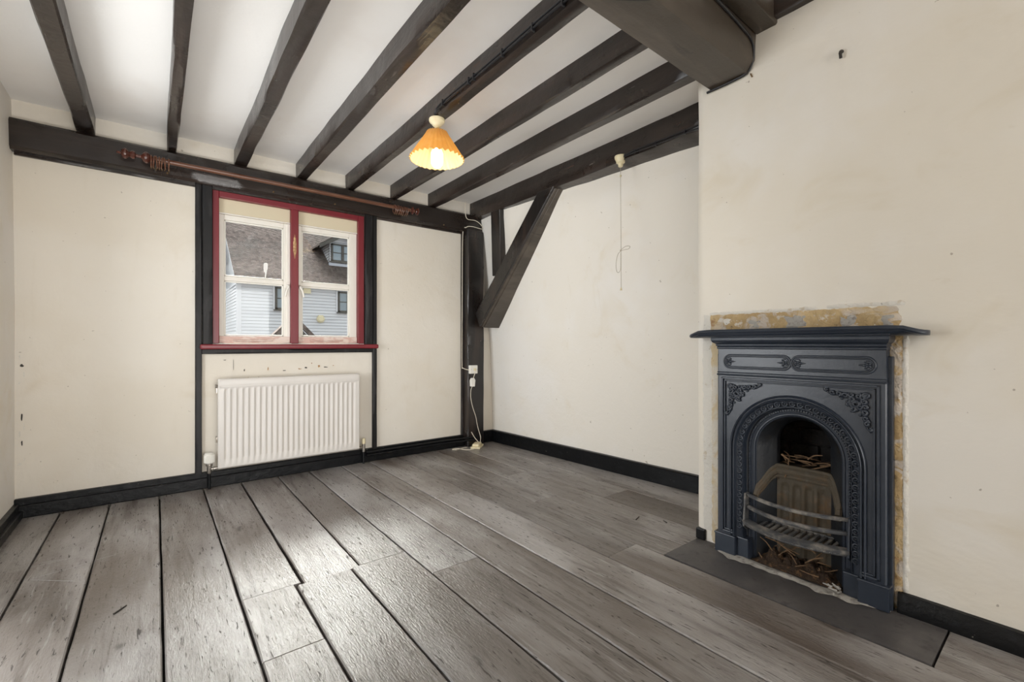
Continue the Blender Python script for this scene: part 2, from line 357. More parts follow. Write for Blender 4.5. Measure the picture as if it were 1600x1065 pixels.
# boards 4 and 5 meet at slightly shifted seams in front of the joints
sd_ = 1
for i in range(len(lines)-1):
    gap = .0035 if i < 10 else .0012
    lo = YR if i < 11 else 1.112
    js = [lo]+sorted(j for j in joints.get(i, []) if j > lo)+[YB-.02]
    for a, b_ in zip(js[:-1], js[1:]):
        x0, x1 = lines[i], lines[i+1]
        if b_ < 1.84 and i == 4: x1 = .412
        if i == 5:
            if b_ < 1.83: x0, x1 = .412, .618
            else: x0, x1 = .440, .654
        if i == 6: x0 = .654 if a > 1.5 else .618
        board(x0+gap*(1 if i else 0), x1-gap, a+.0012, b_-.0012, sd_); sd_ += 1
board(1.707, XF-.002, YR, .258, 90)
hs = rows_wall(lin(1.709, 1.978, 6), lin(.264, 1.108, 14), lambda u, z: (u, z, .002+.0025*mnoise.noise(Vector((u*6, z*6, 2)))+.004*max(0, (z-.7))))
o_ = len(hs.v)
hearth = hs.build('hearth_slab', HEARTH); tag(hearth, 'long dark dusty hearth slab set flush in the boards before the fireplace', 'hearth slab')
sol = hearth.modifiers.new('thick', 'SOLIDIFY'); sol.thickness = .026; sol.offset = -1

# ------------------------------------------------------------------ walls
def bk(u, z): return (u, YB+.004*mnoise.noise(Vector((u*1.6, z*1.6, 3))), z)
us = sorted(set([XL-.08]+lin(XL, WX0, 10)+lin(WX0, WX1, 12)+lin(WX1, 2.62, 14))); zs = sorted(set(lin(-.03, WZ0, 10)+lin(WZ0, WZ1, 8)+lin(WZ1, 2.4, 6)))
wall_back = struct(rows_wall(us, zs, bk, [(WX0, WX1, WZ0, WZ1)]).build('wall_back', PLASTERB, smooth='all'))
outer = rows_wall(sorted(set([XL-.1, 2.9]+lin(WX0, WX1, 2))), sorted(set([-3.0, 3.2]+lin(WZ0, WZ1, 2))), lambda u, z: (u, YB+.18, z), [(WX0, WX1, WZ0, WZ1)])
for (a, b_, c_, d_) in ((WX0, WX0, WZ0, WZ1), (WX1, WX1, WZ0, WZ1)): outer.add([(a, YB, c_), (a, YB+.18, c_), (a, YB+.18, d_), (a, YB, d_)], [(0, 1, 2, 3)])
for z_ in (WZ0, WZ1): outer.add([(WX0, YB, z_), (WX1, YB, z_), (WX1, YB+.18, z_), (WX0, YB+.18, z_)], [(0, 1, 2, 3)])
outer.build('outer_face', BRICK, wall_back)
def lf(u, z): return (XL-.012*max(0, z-1.2)+.004*mnoise.noise(Vector((u*1.5, z*1.5, 8))), u, z)
LW = (1.55, 2.85, .22, 1.95)  # made-up window opening, out of view, for the left fill lamp
struct(rows_wall(sorted(set(lin(YR, LW[0], 12)+lin(LW[0], LW[1], 4)+lin(LW[1], YB+.01, 8))), sorted(set(lin(-.03, LW[2], 4)+lin(LW[2], LW[3], 4)+lin(LW[3], 2.4, 3))), lf, [LW]).build('wall_left', PLASTER, smooth='all'))
RWX0, RWX1, RWZ0, RWZ1 = -.05, 1.85, .15, 2.05  # made-up window opening, out of view, for the rear fill lamp
struct(rows_wall([XL-.05, RWX0, RWX1, 2.1], [-.03, RWZ0, RWZ1, 2.4], lambda u, z: (u, YR, z), [(RWX0, RWX1, RWZ0, RWZ1)]).build('wall_rear', PLASTER))
# leaning alcove wall beside the chimney breast
def xr(y, z):
    xb = 2.476+(3.374-y)*.054; xt = 2.25+max(0, 2.94-y)*.083+max(0, y-2.94)*.1
    t = min(1.0, max(0, z/2.02)); return xb+(xt-xb)*t*t
struct(rows_wall(lin(.95, YB+.02, 26), lin(-.03, 2.06, 22), lambda u, z: (xr(u, z)+.010+.005*mnoise.noise(Vector((u*2, z*2, 5))), u, z)).build('wall_right', PLASTER, smooth='all'))
# chimney breast with the register opening
def bf(u, z):
    d = .006*mnoise.noise(Vector((u*2.2, z*2.2, 1)))+.003*mnoise.noise(Vector((u*7, z*7, 4)))
    rnd = max(0, (u-1.085)/.03); return (XF+.012*rnd*rnd-d, u, z)
us = sorted(set(lin(YR, .5, 34)+lin(.5, .9, 8)+lin(.9, 1.085, 6)+lin(1.085, 1.115, 3))); zs = sorted(set(lin(-.03, .72, 12)+lin(.72, 2.4, 26)))
wf = rows_wall(us, zs, bf, [(.5, .9, -.1, .72)])
wf.grid([[bf(1.115, z) for z in zs], [(2.8, 1.125, z) for z in zs]])
wall_fire = struct(wf.build('wall_fireplace', PLASTER2, smooth='all'))
# ceilings
cl = rows_wall(lin(XL-.1, 2.7, 14), lin(.95, YB+.05, 16), lambda u, z: (u, z, ZC+.004*mnoise.noise(Vector((u*1.3, z*1.3, 6)))))
cl.add([(XL-.1, .95, ZC), (2.7, .95, ZC), (2.7, .95, ZC2), (XL-.1, .95, ZC2)], [(0, 1, 2, 3)])
cl.grid([[(x, y, ZC2) for y in lin(YR-.05, .95, 6)] for x in lin(XL-.1, 2.7, 6)])
struct(cl.build('ceiling', CEIL, smooth=True))
struct(MB().box(XL-.15, 2.9, YR-.2, YB+.2, 2.42, 2.5).build('roof_slab', BRICK))

# ------------------------------------------------------------------ added windows out of view, openings for the rear and left fill lamps
w2 = sempty('added_window_rear', (.9, YR, RWZ0))
f = MB()
for x in (RWX0, .875, RWX1-.05): f.box(x, x+.05, YR-.05, YR+.01, RWZ0, RWZ1)
for z in (RWZ0, RWZ1-.05): f.box(RWX0, RWX1, YR-.05, YR+.01, z, z+.05)
f.build('window_frame', SASH, w2, bevel=.004)

w3 = sempty('added_window_left', (XL, 2.20, LW[2]))  # added left window frame round the fill lamp's opening
f = MB()
for y in (LW[0], 2.175, LW[1]-.05): f.box(XL-.06, XL+.005, y, y+.05, LW[2], LW[3])
for z in (LW[2], LW[3]-.05): f.box(XL-.06, XL+.005, LW[0], LW[1], z, z+.05)
f.build('window_frame', SASH, w3, bevel=.004)

# ------------------------------------------------------------------ timbers
jx = [(-.338, -.266), (.053, .101), (.402, .470), (.774, .842), (1.120, 1.176), (1.473, 1.524), (1.806, 1.872)]
jl = ['dark ceiling joist nearest the left wall, first of seven', 'narrow ceiling joist, second from the left wall', 'ceiling joist with a shiny pale underside, third from the left wall',
      'ceiling joist with white glare and red worn patch, middle of the seven', 'ceiling joist that carries the lamp and black cables', 'reddish brown ceiling joist right behind the lampshade', 'ceiling joist nearest the right wall beam, last of seven']
for i, ((a, b_), lab) in enumerate(zip(jx, jl)):
    m = (a+b_)/2
    o = timber(MB(), (m, 1.048, 2.062), (m, YB-.002, 2.062), (1, 0, 0), a-m, b_-m, 0, .125, ch=.007, amp=.005, seed=i+1, up=(0, 0, 1)).build('ceiling_joist', WOOD_Y, smooth=True)
    tag(o, lab, 'ceiling beam', 'joists across the ceiling')
mb = MB(); P = []
for x in lin(XL-.05, 2.0, 40):
    h = lambda k, a=.004: mnoise.noise(Vector((x*3, k*3.3, 2)))*a
    P.append([(x, 1.057+h(1), ZC+.1), (x, 1.057+h(2), 2.068), (x, 1.050+h(3), 2.054+h(4)), (x, .97, 2.050+h(5)), (x, .885+h(6), 2.051+h(7)), (x, .858+h(8), 2.096+h(9)), (x, .852+h(10), 2.2), (x, .852, 2.29)])
mb.grid(P)
main = mb.build('main_beam', BEAM, smooth=True); tag(main, 'massive brown-black beam boxed across the ceiling into the chimney breast', 'ceiling beam')
o = timber(MB(), (XL, .815, 2.2), (1.985, .815, 2.2), (0, 1, 0), -.045, .037, 0, .09, ch=.004, amp=.003, seed=31).build('packing_board', BEAM, smooth=True)
tag(o, 'flat dark board tucked beside the big beam at the ceiling', 'board')
o = timber(MB(), (1.99, YR, 2.216), (1.99, .86, 2.216), (1, 0, 0), -.045, .03, 0, .075, ch=.006, amp=.004, seed=33).build('wall_plate', WOOD_Y, smooth=True)
tag(o, 'slim black timber along the top of the chimney breast wall', 'beam')
o = timber(MB(), (XL-.02, YB-.02, 1.897), (2.325, YB-.02, 1.897), (0, 1, 0), -.05, .03, 0, .160, ch=.016, amp=.004, seed=40).build('wall_plate', WOOD_X, smooth=True)
tag(o, 'long black beam along the window wall under the joist ends', 'beam')
o = timber(MB(), (XL, YB, 1.882), (2.14, YB, 1.882), (0, 1, 0), -.018, .02, 0, .024, ch=.003, amp=.0015, seed=41).build('beam_trim', WOOD_X, smooth=True)
tag(o, 'thin black strip under the beam of the window wall', 'trim')
mb = timber(MB(), (2.23, 1.10, 2.02), (2.23, YB+.01, 2.02), (1, 0, 0), 0, .36, 0, .155, ch=.006, amp=.010, seed=44, step=.04)
o = mb.build('wall_plate', WOOD_Y, smooth=True); tag(o, 'heavy rough black beam along the alcove wall, carrying the pull switch', 'beam')
# corner post, thin strip beside it
o = timber(MB(), (2.232, YB, 0), (2.232, YB, 1.91), (1, 0, 0), -.078, .094, -.085, .03, ch=.007, amp=.007, seed=50, up=(0, 1, 0)).build('corner_post', WOOD_Z, smooth=True)
tag(o, 'upright black oak corner post with the white socket', 'post')
o = timber(MB(), (2.145, YB, .09), (2.145, YB, 1.89), (1, 0, 0), -.012, .014, -.02, .03, ch=.003, amp=.002, seed=51, up=(0, 1, 0)).build('post_trim', WOOD_Z, smooth=True)
tag(o, 'thin dark upright strip at the left edge of the corner post', 'trim')
# window studs
for (a, b_, z0, yf, nm, lab, sd2) in ((.193, .228, .09, .022, 'wall_stud', 'thin black upright left of the radiator and window', 60), (1.323, 1.357, .09, .022, 'wall_stud', 'thin black upright right of the radiator and window', 61),
                                     (.230, .283, .90, .032, 'window_jamb_post', 'broad black upright against the red frame, left side of the window', 62), (1.262, 1.320, .90, .032, 'window_jamb_post', 'broad black upright against the red frame, right side of the window', 63)):
    m = (a+b_)/2
    o = timber(MB(), (m, YB, z0), (m, YB, 1.90), (1, 0, 0), a-m, b_-m, -yf, .02, ch=.004, amp=.0015, seed=sd2, up=(0, 1, 0)).build(nm, BLACKF, smooth=True)
    tag(o, lab, 'post')
o = timber(MB(), (.228, YB, .84), (1.323, YB, .84), (0, 1, 0), -.022, .02, 0, .03, ch=.003, amp=.001, seed=64).build('sill_band', BLACKF, smooth=True)
tag(o, 'flat black band below the red window sill', 'trim')
# brace and short stud on the alcove wall
br = thing('diagonal_brace', 'thick black diagonal brace from corner post up to alcove beam', 'brace', (2.3, 3.1, 1.0))
dirv = Vector((0, 2.505-3.330, 2.03-1.183)).normalized(); pe = Vector((0, dirv.z, -dirv.y)); pe = -pe if pe.z > 0 else pe
def brace_poly(x, o0, o1, ext=.0):
    top0 = Vector((x, 2.509, 2.030)); bot0 = Vector((x, 3.340, 1.175)); d = (bot0-top0).normalized(); n = Vector((0, -d.z, d.y)); n = n if n.z < 0 else -n
    return top0, bot0, d, n
t0, b0, d_, n_ = brace_poly(2.23, 0, 0)
q = MB()
Wb = .128
def bq(x, off, k):  # k 0 top, 1 bottom
    if k == 0:
        p = t0+n_*off; tt = (2.03-p.z)/d_.z; p = p+d_*tt
    else:
        p = b0+n_*off+d_*(.045*off/Wb)
    return Vector((x, p.y, p.z))
q.prism([bq(2.245, 0, 0), bq(2.245, 0, 1), bq(2.245, Wb, 1), bq(2.245, Wb, 0)], (.24, 0, 0)); q.build('brace_timber', BEAM, br, bevel=.006)
q = MB(); q.prism([bq(2.225, .0, 0), bq(2.225, .0, 1), bq(2.225, Wb-.004, 1), bq(2.225, Wb-.004, 0)], (.021, 0, 0)); q.build('brace_face', WOOD_Z, br, bevel=.004)
q = MB(); q.prism([bq(2.272, Wb-.002, 0), bq(2.272, Wb-.002, 1), bq(2.272, Wb+.006, 1), bq(2.272, Wb+.006, 0)], (.2, 0, 0)); q.build('brace_board', BEAM, br, bevel=.003)
m = MB(); P = []
for z in lin(1.50, 2.02, 8):
    k_ = 2.02-z; xa = 2.226+k_*.175; yn = 2.985+k_*.20; yf_ = yn+.125
    P.append([(xa, yn, z), (xa+.2, yn, z), (xa+.2, yf_, z), (xa, yf_, z)])
m.grid(P, closed_v=True); m.f.append((0, 1, 2, 3)); m.f.append(tuple(len(m.v)-4+i for i in range(4)))
o = m.build('short_stud', WOOD_Z, bevel=.004)
tag(o, 'short black upright in the alcove wall behind the diagonal brace', 'post')

# ------------------------------------------------------------------ skirtings
def sk(name, pts, mat=BLACK): return struct(MB().box(*pts).build(name, mat, bevel=.004))
b1 = MB().box(XL, 2.15, YB-.022, YB+.01, .0, .098); b1.box(XL, 2.15, YB-.04, YB-.02, 0, .066)
struct(b1.build('baseboard_back', BLACK, bevel=.005))
b1 = MB().box(2.325, 2.50, YB-.03, YB+.01, 0, .105); struct(b1.build('baseboard_back', BLACK, bevel=.004))
b1 = MB().box(XL-.01, XL+.022, YR, YB-.02, 0, .075); b1.box(XL, XL+.036, YR, YB-.03, 0, .04); struct(b1.build('baseboard_left', BLACK, bevel=.004))
rw = MB(); P = []
for y in lin(1.112, YB-.01, 12):
    x = 2.476+(3.374-y)*.054
    P.append([(x+.02, y, 0), (x-.020, y, 0), (x-.020, y, .098), (x-.014, y, .106), (x+.02, y, .108)])
rw.grid(P); struct(rw.build('baseboard_right', BLACK))
rw = MB(); P = []
for y in lin(YR, .388, 30):
    h = lambda k: mnoise.noise(Vector((y*9, k, 3)))*.004
    P.append([(XF+.01, y, 0), (XF-.026+h(1), y, 0), (XF-.022+h(2), y, .052+h(3)), (XF-.014, y, .064+h(4)), (XF+.01, y, .067)])
rw.grid(P); rw.f.append(tuple(len(rw.v)-5+i for i in range(5))); struct(rw.build('baseboard_fireplace', BLACK, smooth=True))
o = MB().box(XF-.012, XF+.02, 1.072, 1.116, .004, .052).build('baseboard_stub', BLACK, wall_fire, bevel=.004)

# ------------------------------------------------------------------ window
win = sempty('window_1', (.77, YB, .9))
fr = MB()
fr.box(WX0, .319, YB-.014, YB+.11, WZ0, WZ1); fr.box(1.213, WX1, YB-.014, YB+.11, WZ0, WZ1); fr.box(.319, 1.213, YB-.014, YB+.11, 1.845, WZ1)
fr.build('window_frame', RED, win, bevel=.004)
MB().box(.741, .791, YB-.018, YB+.11, WZ0, 1.847).build('mullion', RED, win, bevel=.006)
mb = MB(); P = []
for i in range(13):
    z = 1.50+.17*i/12; w_ = .011*math.sin(PI*(i+.5)/13)+.004*mnoise.noise(Vector((z*60, 2, 1)))
    P.append([(.765-w_, YB-.0182, z), (.765-w_*.5, YB-.0205, z), (.765+w_*.5, YB-.0208, z), (.765+w_, YB-.0182, z)])
mb.grid(P).build('chipped_patch', BARE, win, smooth=True)['label'] = 'chipped patch of bare brown wood on the red mullion'
MB().box(WX0, WX1, YB+.11, YB+.2, WZ0-.03, WZ0+.01).build('outer_sill', SASH, win)
sl = MB().box(.216, 1.356, YB-.062, YB+.02, .870, .902); sl.build('window_sill', RED, win, bevel=.009, seg=3)
MB().box(WX0, WX1, YB-.012, YB+.06, .895, .909).build('sill_lining', SASH, win, bevel=.002)
for (x0, x1) in ((.319, .741), (.791, 1.213)):
    MB().box(x0, x1, YB+.016, YB+.05, 1.753, 1.845).build('head_panel', BLIND, win, bevel=.002)
    MB().box(x0, x1, YB+.010, YB+.02, 1.746, 1.754).build('head_bead', SASH, win, bevel=.002)
def sash(x0, x1, g0, g1, side):
    s = bpy.data.objects.new('sash', None); COL.objects.link(s); s.parent = win; s.location = (0, 0, 0)
    s.location = Vector(((x0+x1)/2, YB+.03, .908))-win.location
    y0, y1 = YB+.022, YB+.06
    f = MB(); f.box(x0, g0, y0, y1, .908, 1.746); f.box(g1, x1, y0, y1, .908, 1.746); f.box(g0, g1, y0, y1, 1.713, 1.746); f.box(g0, g1, y0+.004, y1, 1.317, 1.347)
    f.build('sash_frame', SASH, s, bevel=.004)
    c = MB()
    if side < 0: c.box(x1-.020, x1, y0-.008, y0+.01, .912, 1.744)
    else: c.box(x0, x0+.012, y0-.008, y0+.01, .912, 1.744)
    c.build('sash_bead', SASH, s, bevel=.002)
    MB().box(x0+.002, x1-.002, y0-.012, y1, .910, .955).build('bottom_rail', PINK, s, bevel=.003)['label'] = 'pinkish worn bottom rail'
    for (a, b_) in ((.957, 1.317), (1.347, 1.713)):
        MB().box(g0-.004, g1+.004, YB+.045, YB+.048, a-.004, b_+.004).build('pane', GLASS, s)
        pt = MB()
        for (q0, q1, z0, z1) in ((g0, g0+.010, a, b_), (g1-.010, g1, a, b_), (g0, g1, a, a+.010), (g0, g1, b_-.010, b_)): pt.box(q0, q1, YB+.034, YB+.044, z0, z1)
        pt.build('glazing_putty', WPLAS, s, bevel=.003)
    hx = x1-.014 if side < 0 else x0+.014
    h = MB().tube(smooth_path([(hx, y0-.012, 1.315), (hx-side*.0, y0-.03, 1.30), (hx+side*.012, y0-.034, 1.275), (hx+side*.020, y0-.034, 1.235)], 5), [.009]*6+[.007]*10, 8)
    h.box(hx-.012, hx+.012, y0-.012, y0+.002, 1.298, 1.332); h.build('latch_handle', SASH, s, smooth=True)
    st = MB().tube([(x0+.08, y0-.018, .928), ((x0+x1)/2-.01, y0-.02, .925), ((x0+x1)/2+.10, y0-.018, .930)], .006, 8); st.build('casement_stay', PINK, s, smooth=True)
    return s
s1 = sash(.319, .741, .350, .702, -1); s2 = sash(.791, 1.213, .820, 1.158, 1)
mb = MB(); P = [(.585, 1.46), (.598, 1.463), (.607, 1.455), (.606, 1.425), (.600, 1.40), (.597, 1.375), (.592, 1.345), (.588, 1.348), (.590, 1.385), (.587, 1.40), (.583, 1.395), (.580, 1.42), (.581, 1.45)]
mb.prism([(x, YB+.042, z) for x, z in P], (0, .0025, 0)); mb.build('dropping_stain', DROP, s1)

# ------------------------------------------------------------------ radiator
rad = thing('radiator', 'white ribbed panel radiator on the wall below the window', 'radiator', (.76, 3.36, .115))
rx0, rx1, rz0, rz1, ry = .306, 1.196, .122, .683, 3.345
P = []
nf = 25; pitch = (rx1-rx0-.06)/nf
xs = [rx0, rx0+.006, rx0+.028]
prof = [0, 0, 0]
FD = .0068
for i in range(nf):
    a = rx0+.03+i*pitch
    for t, dd in ((.08, 0), (.22, FD), (.62, FD), (.78, 0), (.98, 0)): xs.append(a+t*pitch); prof.append(dd)
xs += [rx1-.02, rx1-.006, rx1]; prof += [0, 0, 0]
zl = [rz0, rz0+.005, rz0+.05, rz0+.062, rz1-.075, rz1-.062, rz1-.055, rz1-.05, rz1-.012, rz1-.005, rz1]
for z in zl:
    k = 1.0 if rz0+.06 <= z <= rz1-.07 else 0.0
    e = .006 if z in (zl[0], zl[-1]) else 0.0
    P.append([(x, ry+k*p+e+(.006 if x in (rx0, rx1) else 0)-(.003 if rz1-.053 < z < rz1-.008 else 0), z) for x, p in zip(xs, prof)])
mb = MB().grid(P); mb.build('front_panel', RADW, rad, smooth=True)
b_ = MB().box(rx0, rx1, ry+.0115, ry+.05, rz0, rz1); b_.build('radiator_body', RADW, rad, bevel=.006)
gr = MB().box(rx0+.012, rx1-.012, ry-.0045, ry-.002, rz1-.050, rz1-.046); gr.box(rx0+.012, rx1-.012, ry-.0045, ry-.002, rz1-.013, rz1-.010); gr.box(rx0+.012, rx0+.015, ry-.0045, ry-.002, rz1-.05, rz1-.01); gr.box(rx1-.015, rx1-.012, ry-.0045, ry-.002, rz1-.05, rz1-.01)
gr.build('top_band', RADW, rad)
for (xa, za) in ((rx0-.006, rz1-.09), (rx0-.006, rz0+.15), (rx1-.05, rz1-.09)): MB().box(xa, xa+.026, ry+.05, YB-.004, za, za+.04).build('wall_bracket', CHROME, rad)
MB().lathe((rx0-.001, ry+.03, rz1-.045), [(.010, -.012), (.012, -.012), (.012, 0), (.010, .004)], 'x', 12).build('air_vent', CHROME, rad)
v = thing('radiator_valve', 'white thermostatic valve with ribbed cap at the left foot of the radiator', 'valve', (.262, 3.37, .0))
cx, cy = .262, 3.372
h = MB()
for k in range(16):
    a = 2*PI*k/16; h.box(cx+.0255*math.cos(a)-.0035, cx+.0255*math.cos(a)+.0035, cy+.0255*math.sin(a)-.0035, cy+.0255*math.sin(a)+.0035, .168, .214)
h.lathe((cx, cy, 0), [(.020, .160), (.026, .168), (.024, .180), (.024, .214), (.026, .222), (.020, .226)], 'z', 20); h.build('valve_cap', WPLAS, v, smooth=True)
MB().lathe((cx, cy, 0), [(.010, .098), (.013, .105), (.013, .14), (.019, .146), (.019, .160)], 'z', 14).lathe((cx, cy, .125), [(.009, .0), (.009, .02), (.013, .022), (.013, .034), (.009, .036), (.009, .048)], 'x', 12).build('valve_body', CHROME, v, smooth=True)
MB().tube([(cx, cy, .0), (cx, cy, .10)], .0085, 10).build('feed_pipe', BLACK, v, smooth=True)
v = thing('radiator_valve', 'small cream lockshield valve at the right foot of the radiator', 'valve', (1.232, 3.372, .0))
cx = 1.234
MB().lathe((cx, cy, 0), [(.012, .150), (.014, .152), (.013, .188), (.009, .192)], 'z', 14).build('valve_cap', YPLAS, v, smooth=True)
MB().lathe((cx, cy, 0), [(.010, .09), (.012, .11), (.012, .150)], 'z', 12).lathe((cx-.04, cy, .125), [(.008, .0), (.011, .01), (.011, .02), (.008, .03), (.008, .04)], 'x', 12).build('valve_body', CHROME, v, smooth=True)
MB().tube([(cx, cy, .0), (cx, cy, .10)], .0085, 10).build('feed_pipe', BLACK, v, smooth=True)
o = MB().tube([(1.26, 3.385, .077), (1.9, 3.385, .077), (2.14, 3.352, .080), (2.20, 3.345, .080), (2.24, 3.345, .076)], .0085, 10).build('heating_pipe', BLACK, smooth=True); tag(o, 'black painted pipe, upper of two along the skirting right of radiator', 'pipe')
o = MB().tube([(1.26, 3.383, .056), (1.9, 3.383, .056), (2.12, 3.345, .060), (2.22, 3.340, .058)], .0085, 10).build('heating_pipe', BLACK, smooth=True); tag(o, 'black painted pipe, lower of two along the skirting right of radiator', 'pipe')

# ------------------------------------------------------------------ curtain pole
cp = thing('curtain_pole', 'reddish brown wooden curtain pole on the beam above the window', 'curtain pole', (.75, 3.31, 1.963))
py, pz = 3.305, 1.963
MB().tube([(-.02, py, pz), (.75, py, pz), (1.62, py, pz)], .0135, 14).build('pole', POLE, cp, smooth=True)
def finial(x, s):
    pr = [(.003, -.185), (.008, -.182), (.006, -.174), (.009, -.170), (.007, -.164), (.018, -.158), (.026, -.146), (.026, -.136), (.016, -.124), (.013, -.120), (.018, -.114), (.021, -.104), (.018, -.093), (.009, -.086), (.009, -.066), (.011, -.060), (.021, -.052), (.028, -.040), (.028, -.030), (.020, -.016), (.015, -.010), (.0135, .0)]
    return MB().lathe((x, py, pz), [(r*1.12 if r > .0136 else r, h*s) for r, h in pr], 'x', 20).build('finial', MAHOG, cp, smooth=True)
finial(-.012, .86); finial(1.585, -.42)
ORD = ['first', 'second', 'third', 'fourth', 'fifth', 'sixth', 'seventh']
def ring(x, k, n):
    end = 'left' if x < .5 else 'right'
    g = thing('curtain_ring', '%s brown curtain ring from the left in the bunch at the %s pole end' % (ORD[n], end), 'curtain ring', (x, py, pz-.016), 'curtain rings bunched at the %s end' % end)
    t = .12*math.sin(k*2.1); rr = .031; zc = pz-(rr-.0165)
    pts = [(x+t*.03*math.sin(a), py+rr*math.cos(a), zc+rr*math.sin(a)) for a in [2*PI*i/24 for i in range(24)]]
    MB().tube(pts, .0036, 7, closed=True).build('hoop', POLE, g, smooth=True)
    MB().tube([(x+.002*math.sin(2*PI*i/8), py, zc-rr-.007+.004*math.cos(2*PI*i/8)) for i in range(8)], .0012, 5, closed=True).build('screw_eye', BRASS, g, smooth=True)
for k in range(6): ring(-.020+k*.0122, k, k)
ring(.060, 9, 6)
for k in range(7): ring(1.452+k*.0165, k, k)
for (x, nm) in ((.0, 1), (1.545, 2)):
    q = MB().tube(smooth_path([(x, YB-.065, pz-.045), (x, py, pz-.046), (x, py-.012, pz-.03), (x, py-.017, pz-.008)], 4), .005, 8); q.box(x-.007, x+.007, YB-.075, YB-.064, pz-.056, pz-.036); q.build('pole_bracket', NAIL, cp, smooth=True)
for (x, z) in ((.055, 1.915), (.62, 1.922), (1.02, 1.918), (1.92, 1.915)):
    o = MB().lathe((x, YB-.083, z), [(.002, 0), (.006, .004), (.004, .012)], 'y', 8).build('brass_hook', BRASS); tag(o, {.055: 'tiny brass hook stub on the beam below the left finial', .62: 'tiny brass hook stub on the beam above the window\'s left light', 1.02: 'tiny brass hook stub on the beam above the window\'s right light', 1.92: 'tiny brass hook stub on the beam near the corner post'}[x], 'hook')

# ------------------------------------------------------------------ pendant lamp
lx, ly = 1.138, 2.065
lamp = thing('pendant_lamp', 'lit pendant lamp with pleated amber shade under the fifth joist', 'lamp', (lx, ly, 2.058))
MB().lathe((lx, ly, 2.052), [(.040, .008), (.041, .000), (.038, -.008), (.029, -.013), (.025, -.022), (.018, -.029), (.008, -.034), (.004, -.036)], 'z', 28).build('ceiling_rose', YPLAS, lamp, smooth=True)
MB().tube([(lx, ly, 2.01), (lx, ly, 1.955)], .0028, 8).build('flex', CORDM, lamp, smooth=True)
def shade_rows(off=0.0, z0=1.852, z1=1.992):
    n = 120; rows = []
    for i in range(9):
        t = i/8; rr = .050+(.138-.050)*t - off; row = []
        for k in range(n):
            a = 2*PI*k/n; pl = math.cos(a*30)*(.0016+.0028*t); z = z1+(z0-z1)*t
            if i == 8: z += .004*math.cos(a*30)
            if i == 0: z += .003*math.cos(a*30)
            row.append((lx+(rr+pl)*math.cos(a), ly+(rr+pl)*math.sin(a), z))
        rows.append(row)
    return rows
MB().grid(shade_rows(), closed_v=True).build('lamp_shade', SHADE, lamp, smooth='all')
MB().grid(shade_rows(.003), closed_v=True).build('shade_lining', SHADEIN, lamp, smooth='all')
rw_ = MB().tube([(lx+.047*math.cos(a), ly+.047*math.sin(a), 1.988) for a in [2*PI*i/24 for i in range(24)]], .0016, 6, closed=True)
for a in (0, 2.1, 4.2): rw_.tube([(lx+.047*math.cos(a), ly+.047*math.sin(a), 1.988), (lx+.016*math.cos(a), ly+.016*math.sin(a), 1.955)], .0014, 6)
rw_.build('shade_ring', BRASS, lamp, smooth=True)
MB().lathe((lx, ly, 1.915), [(.008, .05), (.016, .045), (.017, .012), (.020, .008), (.020, -.006), (.016, -.010)], 'z', 18).build('bulb_holder', WPLAS, lamp, smooth=True)
MB().lathe((lx, ly, 1.81), [(.004, .0), (.018, .004), (.027, .016), (.030, .03), (.030, .075), (.024, .090), (.014, .098)], 'z', 20).build('bulb', BULB, lamp, smooth='all')
pd = bpy.data.lights.new('bulb_glow', 'POINT'); pd.energy = 1.3; pd.color = (1.0, .80, .45); pd.shadow_soft_size = .032
po = bpy.data.objects.new('bulb_glow', pd); COL.objects.link(po); po.location = (lx, ly, 1.79)
po.parent = lamp; po.location = Vector((lx, ly, 1.795))-lamp.location
# black cables on the joist beside the lamp
def cable(pts, r, lab, n=6, mat=BCABLE, nm='cable'):
    o = MB().tube(smooth_path(pts, n), r, 7).build(nm, mat, smooth=True); return tag(o, lab, 'cable')
cable([(lx-.006, ly+.012, 2.058), (1.113, 2.05, 2.062), (1.112, 1.99, 2.083), (1.111, 1.6, 2.082), (1.110, 1.3, 2.085), (1.110, 1.06, 2.086)], .0042, 'black cable clipped along the lamp joist side, lower of two')
cable([(lx-.010, ly+.004, 2.058), (1.110, 2.035, 2.068), (1.110, 1.97, 2.096), (1.110, 1.6, 2.095), (1.109, 1.3, 2.099), (1.109, 1.06, 2.101)], .0042, 'black cable clipped along the lamp joist side, upper of two')
for k, y in enumerate((1.955, 1.72, 1.68, 1.47, 1.28, 1.12)):
    o = MB().box(1.103, 1.120, y-.004, y+.004, 2.074, 2.106).build('cable_clip', BCABLE, bevel=.002); tag(o, '%s small black cable clip from the lamp along the joist' % ORD[k], 'clip', 'clips along the lamp joist')
cable([(1.04, .99, 2.046), (1.14, .985, 2.044), (1.27, .90, 2.044), (1.33, .862, 2.066)], .006, 'black cable crossing the underside of the big beam')
cable([(.9, .846, 2.19), (1.5, .846, 2.19), (1.85, .848, 2.17), (1.94, .85, 2.15), (1.968, .86, 2.10), (1.970, .884, 2.054), (1.970, .95, 2.045), (1.970, 1.062, 2.045)], .0055, 'black cable in the corner of the big beam, wrapping its end at the wall')
cable([(2.224, 1.118, 2.045), (2.222, 1.4, 2.045), (2.222, 1.62, 2.048), (2.226, 1.73, 2.045)], .0045, 'black cable along the alcove beam to the pull switch, upper of two')
cable([(2.224, 1.118, 2.030), (2.222, 1.4, 2.030), (2.222, 1.62, 2.035), (2.226, 1.725, 2.036)], .0045, 'black cable along the alcove beam to the pull switch, lower of two')
for k, y in enumerate((1.5, 1.32, 1.17)):
    o = MB().box(2.216, 2.232, y-.004, y+.004, 2.024, 2.052).build('cable_clip', BCABLE, bevel=.002); tag(o, '%s small black cable clip from the pull switch along the alcove beam' % ORD[k], 'clip', 'clips along the alcove beam')

